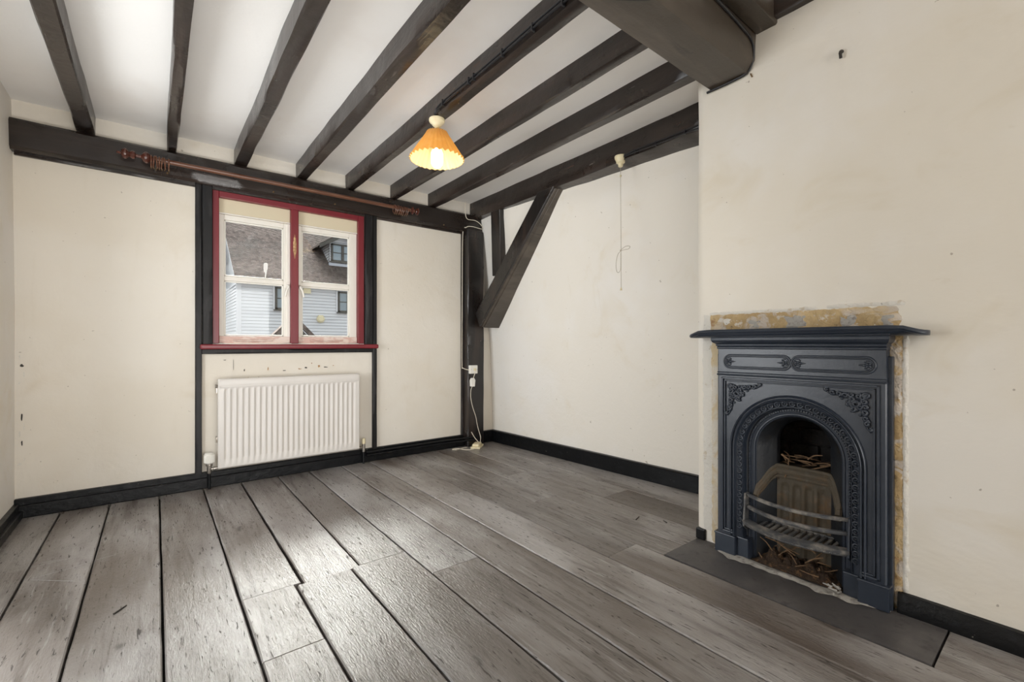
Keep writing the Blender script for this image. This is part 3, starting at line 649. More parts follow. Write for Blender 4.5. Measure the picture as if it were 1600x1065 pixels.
# ------------------------------------------------------------------ pull switch
sx, sy = 2.235, 1.757
sw = thing('pull_switch', 'cream pull cord switch hanging from the alcove beam', 'switch', (sx, sy, 2.05))
MB().lathe((sx, sy, 2.052), [(.036, 0), (.037, -.004), (.034, -.016), (.027, -.030), (.026, -.040), (.016, -.046), (.014, -.062), (.008, -.066)], 'z', 24).build('switch_body', YPLAS, sw, smooth=True)
q = MB().tube([(sx, sy, 1.99), (sx+.002, sy-.001, 1.6), (sx+.003, sy-.002, 1.245)], .0014, 6)
q.build('pull_cord', DCORD, sw, smooth=True)
MB().lathe((sx+.003, sy-.002, 1.232), [(.003, .018), (.005, .01), (.008, 0)], 'z', 10).build('cord_toggle', YPLAS, sw, smooth=True)
MB().lathe((sx, sy, 1.928), [(.002, .012), (.006, .008), (.006, 0), (.002, -.004)], 'z', 10).build('cord_joiner', YPLAS, sw, smooth=True)
q = MB().tube(smooth_path([(sx+.001, sy, 1.478), (sx+.01, sy-.03, 1.497), (sx+.01, sy-.062, 1.492), (sx+.01, sy-.050, 1.478), (sx+.004, sy-.01, 1.475), (sx, sy+.02, 1.455), (sx, sy+.034, 1.40), (sx, sy+.030, 1.355), (sx, sy+.018, 1.342), (sx, sy+.004, 1.352), (sx+.001, sy, 1.37), (sx+.002, sy, 1.46)], 6), .0016, 6)
q.ball((sx+.001, sy, 1.476), .005, 8); q.build('cord_bow', DCORD, sw, smooth=True)

# ------------------------------------------------------------------ socket and telephone things in the corner
py_ = YB-.088
so_ = thing('wall_socket', 'square white socket plate on the corner post', 'socket', (2.205, py_, .64))
MB().box(2.163, 2.243, py_-.022, py_+.012, .643, .717).build('face_plate', WPLAS, so_, bevel=.005)
MB().box(2.200, 2.224, py_-.026, py_-.021, .668, .69).build('socket_inlet', YPLAS, so_, bevel=.001)
for xs_ in (2.173, 2.234): MB().lathe((xs_, py_-.022, .680), [(.003, 0), (.003, -.002)], 'y', 8).build('screw', CHROME, so_)
q = thing('phone_adaptor', 'small white adaptor dangling below the socket on the corner post', 'adaptor', (2.19, py_-.02, .54))
MB().prism([(2.168, py_-.034, .532), (2.206, py_-.034, .530), (2.212, py_-.034, .585), (2.200, py_-.034, .606), (2.176, py_-.034, .606), (2.165, py_-.034, .585)], (0, .028, 0)).build('adaptor_body', WPLAS, q, bevel=.004)
MB().tube(smooth_path([(2.212, py_-.026, .672), (2.205, py_-.035, .65), (2.196, py_-.022, .605)], 5), .003, 7).build('adaptor_lead', CORDM, q, smooth=True)
cable([(2.186, py_-.02, .532), (2.172, py_-.02, .50), (2.172, py_-.018, .43), (2.190, py_-.02, .35), (2.222, py_-.02, .265), (2.236, py_-.02, .2), (2.250, py_-.025, .14), (2.254, py_-.05, .08), (2.225, 3.27, .038)], .0026, 'thin white lead from adaptor down to the phone box on the floor', mat=CORDM)
cable([(2.137, YB-.07, 2.15), (2.135, YB-.075, 2.06), (2.155, YB-.078, 2.005), (2.235, YB-.078, 2.005), (2.285, YB-.08, 1.985), (2.308, YB-.088, 1.955), (2.29, YB-.096, 1.935), (2.19, YB-.098, 1.94), (2.135, YB-.086, 1.925), (2.131, YB-.040, 1.87), (2.130, YB-.032, 1.3), (2.127, YB-.032, .75), (2.134, YB-.04, .692), (2.165, YB-.098, .675)], .0030, 'thin white cable from ceiling corner down beside the post to the socket', mat=CORDM, n=8)
ph = thing('phone_box', 'yellowed phone junction box lying on the floor by the corner post', 'phone box', (2.17, 3.28, 0))
c_, s_ = math.cos(.75), math.sin(.75)
def rb(x, y, z): return (2.205+x*c_-y*s_, 3.285+x*s_+y*c_, z)
def rbox(x0, x1, y0, y1, z0, z1):
    m = MB().box(x0, x1, y0, y1, z0, z1); m.v = [rb(*p) for p in m.v]; return m
rbox(-.075, .075, -.042, .042, .002, .020).build('base', YPLAS, ph, bevel=.005)
rbox(-.06, .05, -.030, .030, .019, .042).build('cover', YPLAS, ph, bevel=.008, seg=3)
rbox(.055, .09, -.012, .006, .006, .018).build('plug', WPLAS, ph, bevel=.003)
cable([rb(-.07, .0, .008), (2.12, 3.235, .005), (2.07, 3.265, .004), (2.05, 3.33, .004), (2.02, 3.36, .004), (1.99, 3.345, .004), (2.01, 3.31, .004), (2.06, 3.325, .004), (2.13, 3.33, .005)], .0028, 'white lead looping on the floor beside the phone box', mat=CORDM)
cable([(2.17, py_-.03, .135), (2.20, 3.31, .08), (2.225, 3.29, .043)], .0028, 'short white lead stub from the post foot to the phone box', mat=CORDM)

# ------------------------------------------------------------------ fireplace
FC = .70
def F(s, z, d): return (XF-d, FC-s, z)
fp = thing('fireplace', 'black cast iron bedroom fireplace with arched opening on chimney breast', 'fireplace', (XF, FC, 0))
ZA, RA = .466, .236
corner = math.atan2(.771-ZA, .29)
angs = sorted(set([PI*i/48 for i in range(49)]+[corner, PI-corner]), reverse=True)
legz = [.02, .1, .2, .3, .4]
def arch(r, zc=ZA, zb=0.0, n=None):
    A = angs if n is None else [PI-PI*i/n for i in range(n+1)]
    L_ = [zb+(zc-zb)*k/5 for k in range(5)]
    return [(-r, z) for z in L_]+[(r*math.cos(a), zc+r*math.sin(a)) for a in A]+[(r, z) for z in L_[::-1]]
def outer_of(zb=0.0):
    out = []
    L_ = [zb+(ZA-zb)*k/5 for k in range(5)]
    for z in L_: out.append((-.29, z))
    for a in angs:
        c, s = math.cos(a), math.sin(a); k = min(.29/abs(c) if abs(c) > 1e-6 else 9, (.771-ZA)/s if s > 1e-6 else 9); out.append((c*k, ZA+s*k))
    for z in L_[::-1]: out.append((.29, z))
    return out
pl = MB(); ou = outer_of(); inn = arch(RA)
pl.grid([[F(s, z, 0) for s, z in ou], [F(s, z, .046) for s, z in ou], [F(s*.987, z-(.004 if z > .7 else 0), .05) for s, z in ou], [F(s, z, .05) for s, z in inn], [F(s, z, .0) for s, z in inn]])
pl.build('surround_plate', IRON, fp)
def sweep_arch(name, secs, mat, zb=.09, n=None, smooth=True):
    m = MB(); m.grid([[F(s, z, d) for s, z in arch(r, zc, zb, n)] for (r, d, zc) in secs]); return m.build(name, mat, fp, smooth=smooth)
sweep_arch('arch_moulding', [(.237, .049, ZA), (.236, .056, ZA), (.232, .060, ZA), (.228, .056, ZA), (.2275, .052, ZA), (.225, .052, ZA), (.224, .057, ZA), (.221, .060, ZA), (.217, .057, ZA), (.215, .047, ZA)], IRON)
sweep_arch('arch_band', [(.2155, .048, ZA), (.213, .043, ZA), (.192, .034, ZA), (.1915, .040, ZA), (.1885, .041, ZA), (.187, .036, ZA), (.187, .005, ZA)], IRON, zb=.0)
sweep_arch('inner_reveal', [(.188, .01, ZA), (.180, .004, ZA), (.178, .008, ZA), (.172, .008, ZA), (.170, .003, ZA), (.162, .001, ZA), (.160, .004, ZA), (.156, .004, ZA), (.154, -.001, ZA), (.149, -.003, ZA)], IRON, zb=0)
sweep_arch('hood', [(.150, -.002, ZA), (.140, -.012, .470), (.125, -.032, .480), (.110, -.051, .490), (.098, -.064, .498), (.094, -.070, .5), (.094, -.09, .5)], IRON_IN, zb=0)
bd = MB()
for i in range(60):
    t = i/59; 
    a = PI-PI*t; bd.ball(F(.175*math.cos(a), ZA+.175*math.sin(a), .009), .0032, 6)
for sgn in (-1, 1):
    for z in lin(.12, .455, 33): bd.ball(F(sgn*.175, z, .009), .0032, 6)
o = bd.build('bead_row', IRON, fp, smooth='all'); o['kind'] = 'stuff'
# relief rosettes on the band
ros = MB()
ros.tube([(.0005, .0094*math.cos(a), .0094*math.sin(a)) for a in [R(-200)+R(330)*i/12 for i in range(13)]], [.0034]*10+[.0026]*3, 5)
ros.tube([(.0010, .0040*math.cos(a), .0040*math.sin(a)-.001) for a in [R(40)+R(290)*i/8 for i in range(9)]], .0018, 5)
ros.ball((-.001, 0, 0), .0035, 6, (.6, 1, 1))
proto = ros.build('rosette', IRON, fp, smooth='all', recenter=False)
spots = []
for z in lin(.135, ZA-.02, 12): spots.append((-.2025, z, PI/2)); spots.append((.2025, z, -PI/2))
na = 23
for i in range(na):
    a = PI-PI*(i+.5)/na; spots.append((.2025*math.cos(a), ZA+.2025*math.sin(a), a-PI/2))
for k, (s, z, a) in enumerate(spots):
    loc = Vector(F(s, z, .0415))-fp.location
    rot = (-a, 0, 0)
    if k == 0: proto.location = loc; proto.rotation_euler = rot
    else: link_copy(proto, loc, rot, fp)
# rectangular frame mouldings
for k, (a, zt, zb_, e) in enumerate(((.268, .757, .100, .246), (.2575, .746, .110, .246))):
    m = MB(); r = .0042 if k == 0 else .0034
    pts = [(-e+.02, zb_), (-a, zb_), (-a, zt), (a, zt), (a, zb_), (e-.02, zb_)]
    for (p, q_) in zip(pts[:-1], pts[1:]):
        if p[0] == q_[0]: m.box(*[v for v in (F(p[0]-r, 0, .048)[0], F(p[0]-r, 0, .058)[0])], FC-p[0]-r, FC-p[0]+r, min(p[1], q_[1])-r, max(p[1], q_[1])+r)
        else: m.box(F(0, 0, .048)[0], F(0, 0, .058)[0], FC-max(p[0], q_[0])-r, FC-min(p[0], q_[0])+r, p[1]-r, p[1]+r)
    m.build('frame_moulding', IRON, fp, bevel=.0025)
# outer flange behind the plate
for sgn in (-1, 1):
    MB().box(XF-.03, XF, FC+sgn*.286, FC+sgn*.302, 0, .86).build('side_flange', IRON, fp, bevel=.003)
# plinth blocks
for sgn in (-1, 1):
    m = MB(); a, b_ = sorted((sgn*.212, sgn*.299))
    m.box(XF-.061, XF, FC-b_, FC-a, .003, .082)
    m.box(XF-.064, XF, FC-b_-.002, FC-a+.002, .080, .088)
    a, b_ = sorted((sgn*.165, sgn*.212)); m.box(XF-.044, XF, FC-b_, FC-a, .003, .082); m.box(XF-.047, XF, FC-b_, FC-a, .080, .088)
    m.build('plinth_block', IRON, fp, bevel=.0025)
# frieze
MB().box(XF-.052, XF, FC-.289, FC+.289, .770, .884).build('frieze_board', IRON, fp, bevel=.002)
m = MB(); 
for z, d, r in ((.771, .056, .004), (.781, .054, .0025)): m.tube([F(-.291, z, d-.002), F(.291, z, d-.002)], r, 8)
m.build('frieze_bead', IRON, fp, smooth=True)
def stadium(s0, s1, z0, z1):
    r = (z1-z0)/2; zc = (z0+z1)/2; pts = []
    for i in range(13): a = PI/2+PI*i/12; pts.append((s0+r+r*math.cos(a), zc+r*math.sin(a)))
    for i in range(13): a = -PI/2+PI*i/12; pts.append((s1-r+r*math.cos(a), zc+r*math.sin(a)))
    return pts
for (s0, s1) in ((-.262, -.001), (.001, .262)):
    m = MB(); m.tube([F(s, z, .053) for s, z in stadium(s0, s1, .800, .856)], .0036, 6, closed=True)
    m.tube([F(s, z, .0525) for s, z in stadium(s0+.007, s1-.007, .807, .849)], .0022, 6, closed=True)
    m.build('frieze_panel_bead', IRON, fp, smooth='all')
def trefoil(s, z, dirn):
    m = MB(); 
    for (a, L_) in ((0, .030), (.75, .018), (-.75, .018), (2.2, .014), (-2.2, .014)):
        m.tube([F(s+dirn*t*L_*math.cos(a), z+t*L_*math.sin(a), .053+.003*math.sin(PI*t)) for t in lin(0, 1, 5)], [.002, .0045, .0048, .0035, .002, .0008], 6)
    for q_ in (1, -1):
        m.tube([F(s+dirn*(.004+.006*math.cos(a)), z+q_*(.010+.006*math.sin(a)), .054) for a in lin(-2.5, 2.5, 8)], .0022, 5)
    return m.build('frieze_ornament', IRON, fp, smooth='all')
trefoil(-.243, .828, 1); trefoil(-.020, .828, -1); trefoil(.020, .828, 1); trefoil(.243, .828, -1)
# cornice
pr = [(.050, .880), (.058, .882), (.059, .888), (.055, .891), (.062, .893), (.064, .899), (.060, .902), (.068, .904), (.080, .910), (.086, .918), (.087, .926), (.084, .930), (.098, .932), (.100, .947), (.0, .947)]
m = MB(); rows = []
for (d, z) in pr:
    e = .289+max(0, (d-.052))*.45
    rows.append([F(-e, z, 0), F(-e, z, d), F(e, z, d), F(e, z, 0)])
m.grid(rows); m.build('cornice', IRON, fp, bevel=.0015)
# mantel shelf with swept ends
plan = [(.30, .118), (.345, .117), (.366, .113), (.382, .106), (.394, .095), (.400, .080), (.400, .055), (.394, .03), (.386, .0)]
poly = [(-s*1.012, d) for s, d in plan[::-1]]+plan
m = MB(); rows = []
def droop(s): t = min(1, max(0, (abs(s)-.33)/.07)); return .017*t*t*(3-2*t)
for (z, ins) in ((.946, .012), (.947, .005), (.953, .0), (.959, .0015), (.963, .006)):
    rows.append([F(s*(1-ins*.6), z-droop(s), max(0, d-ins)) for s, d in poly])
m.grid(rows); k = len(poly); n0 = len(m.v)
for base in (0, n0-k):
    for i in range(k//2): m.f.append((base+i, base+i+1, base+k-2-i, base+k-1-i)) if i+1 < k-2-i else None
m.build('mantel_shelf', IRON, fp, smooth=True)
# scrolling corner ornaments
def spiral(m, s, z, r, a0, turns, sg, d=.055, rt=.0050, mir=1):
    n = 14; pts = []; rr = []
    for i in range(n+1):
        t = i/n; a = a0+sg*turns*2*PI*t; q = r*(1-.82*t)
        pts.append(F(mir*(s+q*math.cos(a)), z+q*math.sin(a), d+.004*t)); rr.append(rt*(1-.35*t))
    m.tube(pts, rr, 6)
def corner_orn(mir):
    m = MB(); C0 = (.243, .732)
    def at(a, b): return (C0[0]-a, C0[1]-b)    # a inwards, b downwards
    for axis in (0, 1):
        def T(a, b): return at(a, b) if axis == 0 else at(b, a)
        sp = [(.010, .008, .009, 1.0), (.030, .012, .010, -1), (.050, .009, .009, 1), (.068, .013, .010, -1), (.088, .008, .009, 1), (.107, .004, .009, -1), (.126, -.004, .006, 1)]
        for i, (a, b, r, sg) in enumerate(sp):
            s, z = T(a, b); spiral(m, s, z, r, 1.2*i+axis, 1.15, sg if axis == 0 else -sg, mir=mir)
        stem = [T(a, b) for a, b in ((.004, .02), (.025, .024), (.045, .017), (.065, .020), (.085, .012), (.105, .012), (.125, .002), (.134, -.006))]
        m.tube([F(mir*s, z, .053) for s, z in [tuple(p[:2]) for p in smooth_path([(x, y, 0) for x, y in stem], 3)]], .0036, 6)
        for (a, b, r) in ((.048, .030, .0085), (.062, .034, .006), (.078, .024, .0055)):
            s, z = T(a, b); m.ball(F(mir*s, z, .053), r, 8, (.6, 1, 1))
    cs, cz = at(.038, .038)
    spiral(m, cs, cz, .020, 2.3, 1.2, 1, mir=mir, rt=.005); spiral(m, cs, cz, .014, .5, 1.0, -1, d=.056, mir=mir)
    for k in range(9):
        a = -2.4+k*.36; m.ball(F(mir*(cs-.002+.023*math.cos(a+PI/4)), cz+.023*math.sin(a+PI/4), .055), .0052, 6, (.7, 1, 1))
    for (a, b) in ((.016, .016), (.024, .050), (.050, .024), (.058, .044), (.044, .058)):
        s, z = at(a, b); spiral(m, s, z, .010, a*90, 1.1, 1, mir=mir); 
    return m.build('corner_ornament', IRON, fp, smooth='all')
corner_orn(1); corner_orn(-1)
# firebox
fb = MB(); P = []
sx_ = lin(-.10, .10, 60)
for z in lin(.0, .372, 40):
    row = []
    for s in sx_:
        q = (s+.088)/.044; k = math.floor(q); u = (q-k-.5)*2; dep = 0
        if 0 <= k < 4 and .03 < z:
            top = .315+.014*math.sqrt(max(0, 1-u*u)); 
            if abs(u) < .72 and z < top: dep = .010*math.sqrt(max(0, 1-(u/.72)**2))*min(1, (top-z)/.012)
        row.append(F(s, z, -.066-dep))
    P.append(row)
fb.grid(P); fb.build('fireback', RUSTY, fp, smooth='all')
led = [(-.150, .270, .004), (-.147, .292, -.006), (-.132, .318, -.022), (-.116, .350, -.042), (-.100, .368, -.056), (-.085, .374, -.061), (0, .375, -.062), (.085, .374, -.061), (.100, .366, -.056), (.116, .345, -.042), (.130, .312, -.022), (.139, .285, -.008), (.141, .268, .003)]
m = MB()
for (dz, dd, r) in ((0, .004, .0115), (.020, -.004, .010), (-.019, .004, .0075)): m.tube([p+Vector((0, 0, 0)) for p in smooth_path([F(s, z+dz, d+dd) for s, z, d in led], 5)], r, 7)
m.box(XF+.055, XF+.19, FC-.12, FC+.12, .352, .388)
m.build('fireback_ledge', RUSTY, fp, smooth=True)
fx = MB()
fx.add([F(-.2, 0, .0), F(.2, 0, .0), F(.2, .72, .0), F(-.2, .72, .0), F(-.2, 0, -.26), F(.2, 0, -.26), F(.2, .95, -.26), F(-.2, .95, -.26), F(.2, .95, -.02), F(-.2, .95, -.02)],
       [(4, 5, 6, 7), (0, 4, 7, 9, 3), (1, 2, 8, 6, 5), (0, 1, 5, 4), (7, 6, 8, 9), (3, 9, 8, 2)])
fx.build('flue', SOOT, fp)
# brick courses of the flue seen through the throat
brm = None
for r_ in range(7):
    for c_2 in range(3):
        s0 = -.17+c_2*.115+(.05 if r_ % 2 else 0)
        loc = Vector(F(s0, .40+r_*.072, -.252))-fp.location
        if brm is None:
            x_, y_, z_ = F(s0, .40+r_*.072, -.252)
            brm = MB().box(x_-.006, x_+.01, y_-.052, y_+.052, z_, z_+.064).build('brick', SOOT, fp, bevel=.003)
        else: link_copy(brm, loc, None, fp)
# grate
def bar_pts(z, d0, bul, w_=.178, n=24): return [F(s, z+.006*(1-(s/w_)**2)*0, d0+bul*(1-(s/w_)**2)) for s in lin(-w_, w_, n)]
def strip(z0, z1, d0, bul, thick, name, mat=GRATE, w_=.178, lip=0):
    m = MB(); rows = []
    for s in lin(-w_, w_, 28):
        d = d0+bul*(1-(s/w_)**2)
        rows.append([F(s, z0+lip*.3, d-thick), F(s, z0, d-thick*.3), F(s, (z0+z1)/2-.001, d+lip*.2), F(s, z1-.002, d+lip*.6), F(s, z1, d-thick*.25), F(s, z1, d-thick)])
    m.grid(rows, closed_v=True); n0 = len(m.v); m.f.append(tuple(range(6))); m.f.append(tuple(n0-6+i for i in range(6)))
    return m.build(name, mat, fp, smooth=True)
strip(.262, .275, .028, .058, .012, 'grate_rail'); strip(.212, .226, .030, .060, .014, 'grate_rail')
strip(.142, .168, .046, .058, .030, 'grate_lip', lip=.012, w_=.186)
bead2 = MB()
for i, s in enumerate(lin(-.16, .16, 60)): bead2.ball(F(s, .151, .046+.058*(1-(s/.186)**2)+.001), .0032, 6)
o = bead2.build('lip_beading', GRATE, fp, smooth='all'); o['kind'] = 'stuff'
for sgn in (-1, 1):
    m = MB(); x0 = sgn*.178
    m.prism([F(x0, .120, .02), F(x0, .140, .05), F(x0, .276, .036), F(x0, .276, .0), F(x0, .12, .0)], (0, -sgn*.008, 0)); m.build('grate_cheek', GRATE if sgn < 0 else IRON, fp, bevel=.002)
gb = None
for i, s in enumerate(lin(-.125, .13, 11)):
    x_, y_, z_ = F(s, .150, 0); fr_ = .046+.058*(1-(s/.186)**2)-.02
    m_ = MB().box(XF-fr_, XF+.058, y_-.0052, y_+.0052, .150, .160)
    m_.build('grate_bar', GRATE, fp, bevel=.0015)
MB().box(XF+.050, XF+.064, FC-.13, FC+.12, .148, .162).build('grate_back_rail', GRATE, fp, bevel=.002)
# bare plaster and mortar round the fireplace (parts of the wall)
def patch(name, y0, y1, z0, z1, mat, thick=.006, seed=0, edge=.012, parent=wall_fire, fnx=None):
    ny = max(4, int((y1-y0)/.012)); nz_ = max(4, int((z1-z0)/.012)); P = []
    for i in range(ny+1):
        row = []
        for j in range(nz_+1):
            u, v = i/ny, j/nz_
            y = y0+(y1-y0)*u; z = z0+(z1-z0)*v
            ew = min(u, 1-u)*(y1-y0); ez = min(v, 1-v)*(z1-z0); e = min(ew, ez)
            y += edge*mnoise.noise(Vector((z*38+seed, u*3, seed)))*(1 if u < .2 or u > .8 else .3); z += edge*mnoise.noise(Vector((y*38+seed, v*3, seed+5)))*(1 if v < .2 or v > .8 else .3)
            h = thick*(min(1, e/.006))*(.55+.45*mnoise.noise(Vector((y*30, z*30, seed)))+.3*mnoise.noise(Vector((y*85, z*85, seed))))-.001*(e < .001)
            base = bf(y, z)[0]
            row.append((base-h, y, z))
        P.append(row)
    return MB().grid(P).build(name, mat, parent, smooth=True)
patch('bare_plaster', .382, 1.055, .930, 1.036, STONE, .008, 1, edge=.010)['label'] = 'ochre bare plaster strip above the mantel shelf'
patch('bare_plaster', .985, 1.048, .0, .935, STONEP, .006, 2, edge=.008)['label'] = 'ochre bare plaster strip left of the fireplace'
patch('bare_plaster', .374, .425, .0, .940, STONE, .012, 3, edge=.007)['label'] = 'rough ochre mortar strip right of the fireplace'
patch('flaking_limewash', 1.040, 1.090, .05, 1.04, FLAKE, .004, 4, edge=.010)
patch('flaking_limewash', .362, .380, .06, .95, FLAKE, .008, 8, edge=.008)
patch('flaking_limewash', .62, 1.06, 1.030, 1.046, FLAKE, .005, 5, edge=.008)
patch('flaking_limewash', .372, .60, 1.032, 1.050, FLAKE, .005, 6, edge=.008)
for (y, z, w_, h_, sd3) in ((.86, .985, .07, .05, 11), (.70, .99, .09, .06, 12), (.53, .985, .06, .055, 13), (.415, .98, .05, .06, 14), (.97, 1.0, .05, .04, 15)):
    patch('mortar_lump', y-w_/2, y+w_/2, z-h_/2, z+h_/2, DUST if sd3 != 15 else FLAKE, .013, sd3, edge=.02)
# twigs and debris
def twig(p, q_, r, lab, grp):
    a = Vector(p); b = Vector(q_); mid = (a+b)/2+Vector((random.uniform(-.006, .006), random.uniform(-.006, .006), random.uniform(-.003, .008)))
    o = MB().tube(smooth_path([a, mid, b], 3), [r, r*.95, r*.9, r*.85, r*.8, r*.75, r*.6], 6).build('twig', TWIG, smooth='all'); tag(o, lab, 'twig', grp)
for i in range(16):
    s = random.uniform(-.08, .085); d = random.uniform(-.15, -.072); a = random.uniform(-.5, .5)+(PI if i % 2 else 0); L_ = random.uniform(.05, .11); z = .393+i*.0028
    twig(F(s, z, d), F(max(-.09, min(.09, s+L_*math.cos(a))), z+random.uniform(-.004, .03), max(-.16, min(-.07, d+L_*.4*math.sin(a)))), .0032, 'thin dry twig in the tangle on the ledge behind the arch', 'twigs on the fireback ledge')
twig(F(-.060, .355, -.048), F(-.055, .43, -.075), .0030, 'dry twig leaning upright over the front of the fireback ledge', None)
twig(F(-.085, .44, -.080), F(-.05, .415, -.082), .0038, 'short thick twig crossing at the left end of the ledge tangle', None)
for i in range(18):
    s = random.uniform(-.13, .12); d = random.uniform(-.04, .02); a = random.uniform(0, 2*PI); L_ = random.uniform(.04, .09); z = .02+i*.0045
    twig(F(s, z, d), F(max(-.14, min(.13, s+L_*math.cos(a))), min(.13, z+random.uniform(0, .05)), d+L_*.3*math.sin(a)), .0026, 'thin rusty twig in the heap under the grate', 'twigs under the grate')
m = MB(); P = []
for i in range(37):
    row = []
    for j in range(21):
        s = -.158+.316*i/36; d = -.066+.10*j/20
        e = min(i, 36-i)/6; e2 = (20-j)/8; h = .055*min(1, e)*min(1, e2)
        row.append(F(s, .004+h*(.65+.5*mnoise.noise(Vector((s*30, d*30, 4)))+.35*mnoise.noise(Vector((s*90, d*90, 8)))), d))
    P.append(row)
m.grid(P); o = m.build('soot_heap', DEBRIS); tag(o, 'brown heap of soot and nest debris under the fire grate', 'debris'); o['kind'] = 'stuff'
m = MB(); P = []
for i in range(61):
    row = []
    for j in range(9):
        s = -.31+.61*i/60; wd = min(1, i/9, (60-i)/9)*(.75+.5*mnoise.noise(Vector((i*.21, 4, 4)))); d = .040+(.006+.060*wd)*j/8; e = min(j/2, (8-j)/4, 1)*min(1, i/4, (60-i)/4)
        row.append(F(s, .0045+.003*max(0, -s)+e*(.004+.004*mnoise.noise(Vector((s*25, d*25, 2)))), d+.014*mnoise.noise(Vector((s*9, 1, j*.2)))))
    P.append(row)
m.grid(P); o = m.build('mortar_dust', DUST, smooth=True); tag(o, 'pale line of dust and mortar along the foot of the fireplace', 'debris'); o['kind'] = 'stuff'
for i in range(9):
    s = .150+random.uniform(-.018, .012); d = .05+random.uniform(-.01, .03); 
    o = MB().tube([F(s, .008+i*.003, d), F(s+random.uniform(-.03, .02), .010+i*.004, d+random.uniform(-.03, .03))], [.004, .002], 5).build('mortar_crumb', DUST); tag(o, 'pale mortar splinter by the right foot of the fire opening', 'debris', 'splinters at the fire opening')

# ------------------------------------------------------------------ small marks
o = MB().tube(smooth_path([(XF+.005, .549, 1.974), (XF-.012, .549, 1.972), (XF-.020, .549, 1.962), (XF-.016, .549, 1.945)], 4), [.006]*9+[.005]*4, 8).build('wall_nail', NAIL, smooth=True); tag(o, 'bent black iron nail high on the chimney breast wall', 'nail')
o = MB().tube(smooth_path([(XF+.004, .875, 2.046), (XF-.006, .872, 2.044), (XF-.008, .868, 2.034), (XF-.004, .866, 2.028)], 3), .0028, 6).build('wall_hook', BRASS, smooth=True); tag(o, 'tiny brass hook on the wall below the big beam end', 'hook')
for (x, y, L_, a) in ((-.11, 2.0, .05, .9), (1.93, 1.42, .05, .3), (2.02, 1.30, .028, 1.2)):
    o = MB().tube([(x, y, .004), (x+L_*math.cos(a), y+L_*math.sin(a), .004)], [.003, .002], 5).build('wood_splinter', NAIL); tag(o, {-.11: 'dark splinter lying on the left floorboards', 1.93: 'dark splinter lying on the boards near the alcove skirting', 2.02: 'small dark chip on the boards by the chimney breast corner'}[x], 'debris')

def chip(x, z, w_, h_, mat, sd4):
    n = 9; pts = []
    for i in range(n):
        a = 2*PI*i/n; q = .7+.6*mnoise.noise(Vector((sd4*3.1, i*1.7, 2))); pts.append((x+w_*q*math.cos(a), YB-.0035, z+h_*q*math.sin(a)))
    MB().prism(pts, (0, .006, 0)).build('plaster_chip', mat, wall_back)
for i, (z, w_, h_) in enumerate(((.83, .004, .02), (.79, .010, .010), (.745, .005, .022), (.70, .006, .008), (.52, .004, .02), (.47, .005, .025), (.43, .003, .02), (.385, .004, .018), (.30, .004, .016), (.275, .012, .010))): chip(XL+.018+.008*(i % 3), z, w_, h_, NAIL if i % 3 == 1 else FLAKE, i)
for i, (x, z, w_, h_) in enumerate(((.46, .73, .004, .010), (.60, .735, .004, .016), (.70, .72, .014, .004), (.80, .728, .016, .005), (.84, .735, .010, .006), (.93, .742, .012, .012), (.975, .735, .02, .004), (1.03, .745, .006, .004), (.35, .80, .012, .003), (.88, .765, .004, .006))): chip(x, z, w_, h_, BARE if i % 2 else NAIL, i+20)
chip(.398, .77, .0012, .055, NAIL, 50)
SCR = M('pale_scratch', (.46, .45, .45), .7)
for pts in (((-.478, 2.627), (-.41, 2.628)), ((-.396, 2.629), (-.277, 2.637)), ((-.372, 2.501), (-.269, 2.52), (-.211, 2.545)), ((-.196, 2.552), (-.132, 2.566)), ((-.374, 2.49), (-.312, 2.435), (-.239, 2.371)), ((-.374, 2.657), (-.293, 2.642)), ((-.386, 2.284), (-.333, 2.366))):
    q = MB(); P = []
    for i, (x, y) in enumerate(pts):
        w_ = .0016; P.append([(x-.5*w_, y-w_, .0022), (x+.5*w_, y+w_, .0022)])
    q.grid(P); q.build('scratch', SCR, floor)
# ------------------------------------------------------------------ outside: neighbouring house across the street
struct(MB().box(-30, 40, YB+.5, 60, -3.2, -3.0).build('ground', GROUND))
HY = 20.0; HX0 = 2.47; EZ = 3.36
hs_ = thing('neighbouring_house', 'white weatherboarded house with tiled roof seen through the window', 'house', (7, HY, -3))
def boards(name, p0, du, dz_, n, H_, parent, depth=.03):
    """lapped boards: p0 bottom-left corner, du horizontal vector, n courses of H_"""
    m = MB(); p0 = Vector(p0); du = Vector(du); nn = Vector(dz_)
    rows = []
    for i in range(n):
        z0 = i*H_; rows += [[p0+Vector((0, 0, z0+dz2))+nn*dd, p0+du+Vector((0, 0, z0+dz2))+nn*dd] for dz2, dd in ((0, depth), (H_*.90, .006), (H_*.90, -.04), (H_*.999, -.04))]
    m.grid(rows); o = m.build(name, WBOARD, parent); o['kind'] = 'stuff'; return o
boards('front_boards', (HX0, HY, -.2), (12, 0, 0), (0, -1, 0), 28, .1275, hs_)
boards('side_boards', (HX0, HY, -.2), (0, 9, 0), (-1, 0, 0), 28, .1275, hs_)
MB().box(HX0-.05, HX0+.10, HY-.05, HY+.02, -3, EZ).box(HX0-.06, HX0, HY, HY+.1, -3, EZ).build('corner_board', WBOARD, hs_)
MB().box(HX0, 14.5, HY-.01, HY+9, -3, -.2).build('ground_storey', WBOARD, hs_)
rs = Vector((0, math.cos(R(36)), math.sin(R(36))))
m = MB(); rows = []
e0 = Vector((HX0-.12, HY-.22, EZ-.03)); nt_ = 86; nrm = Vector((0, -rs.z, rs.y))
for i in range(nt_):
    for (k, off) in ((0, .035), (1, .008)):
        p = e0+rs*((i+k)*.12)+nrm*off; rows.append([p, p+Vector((13, 0, 0))])
m.grid(rows); o = m.build('tiled_roof', TILE, hs_); o['kind'] = 'stuff'
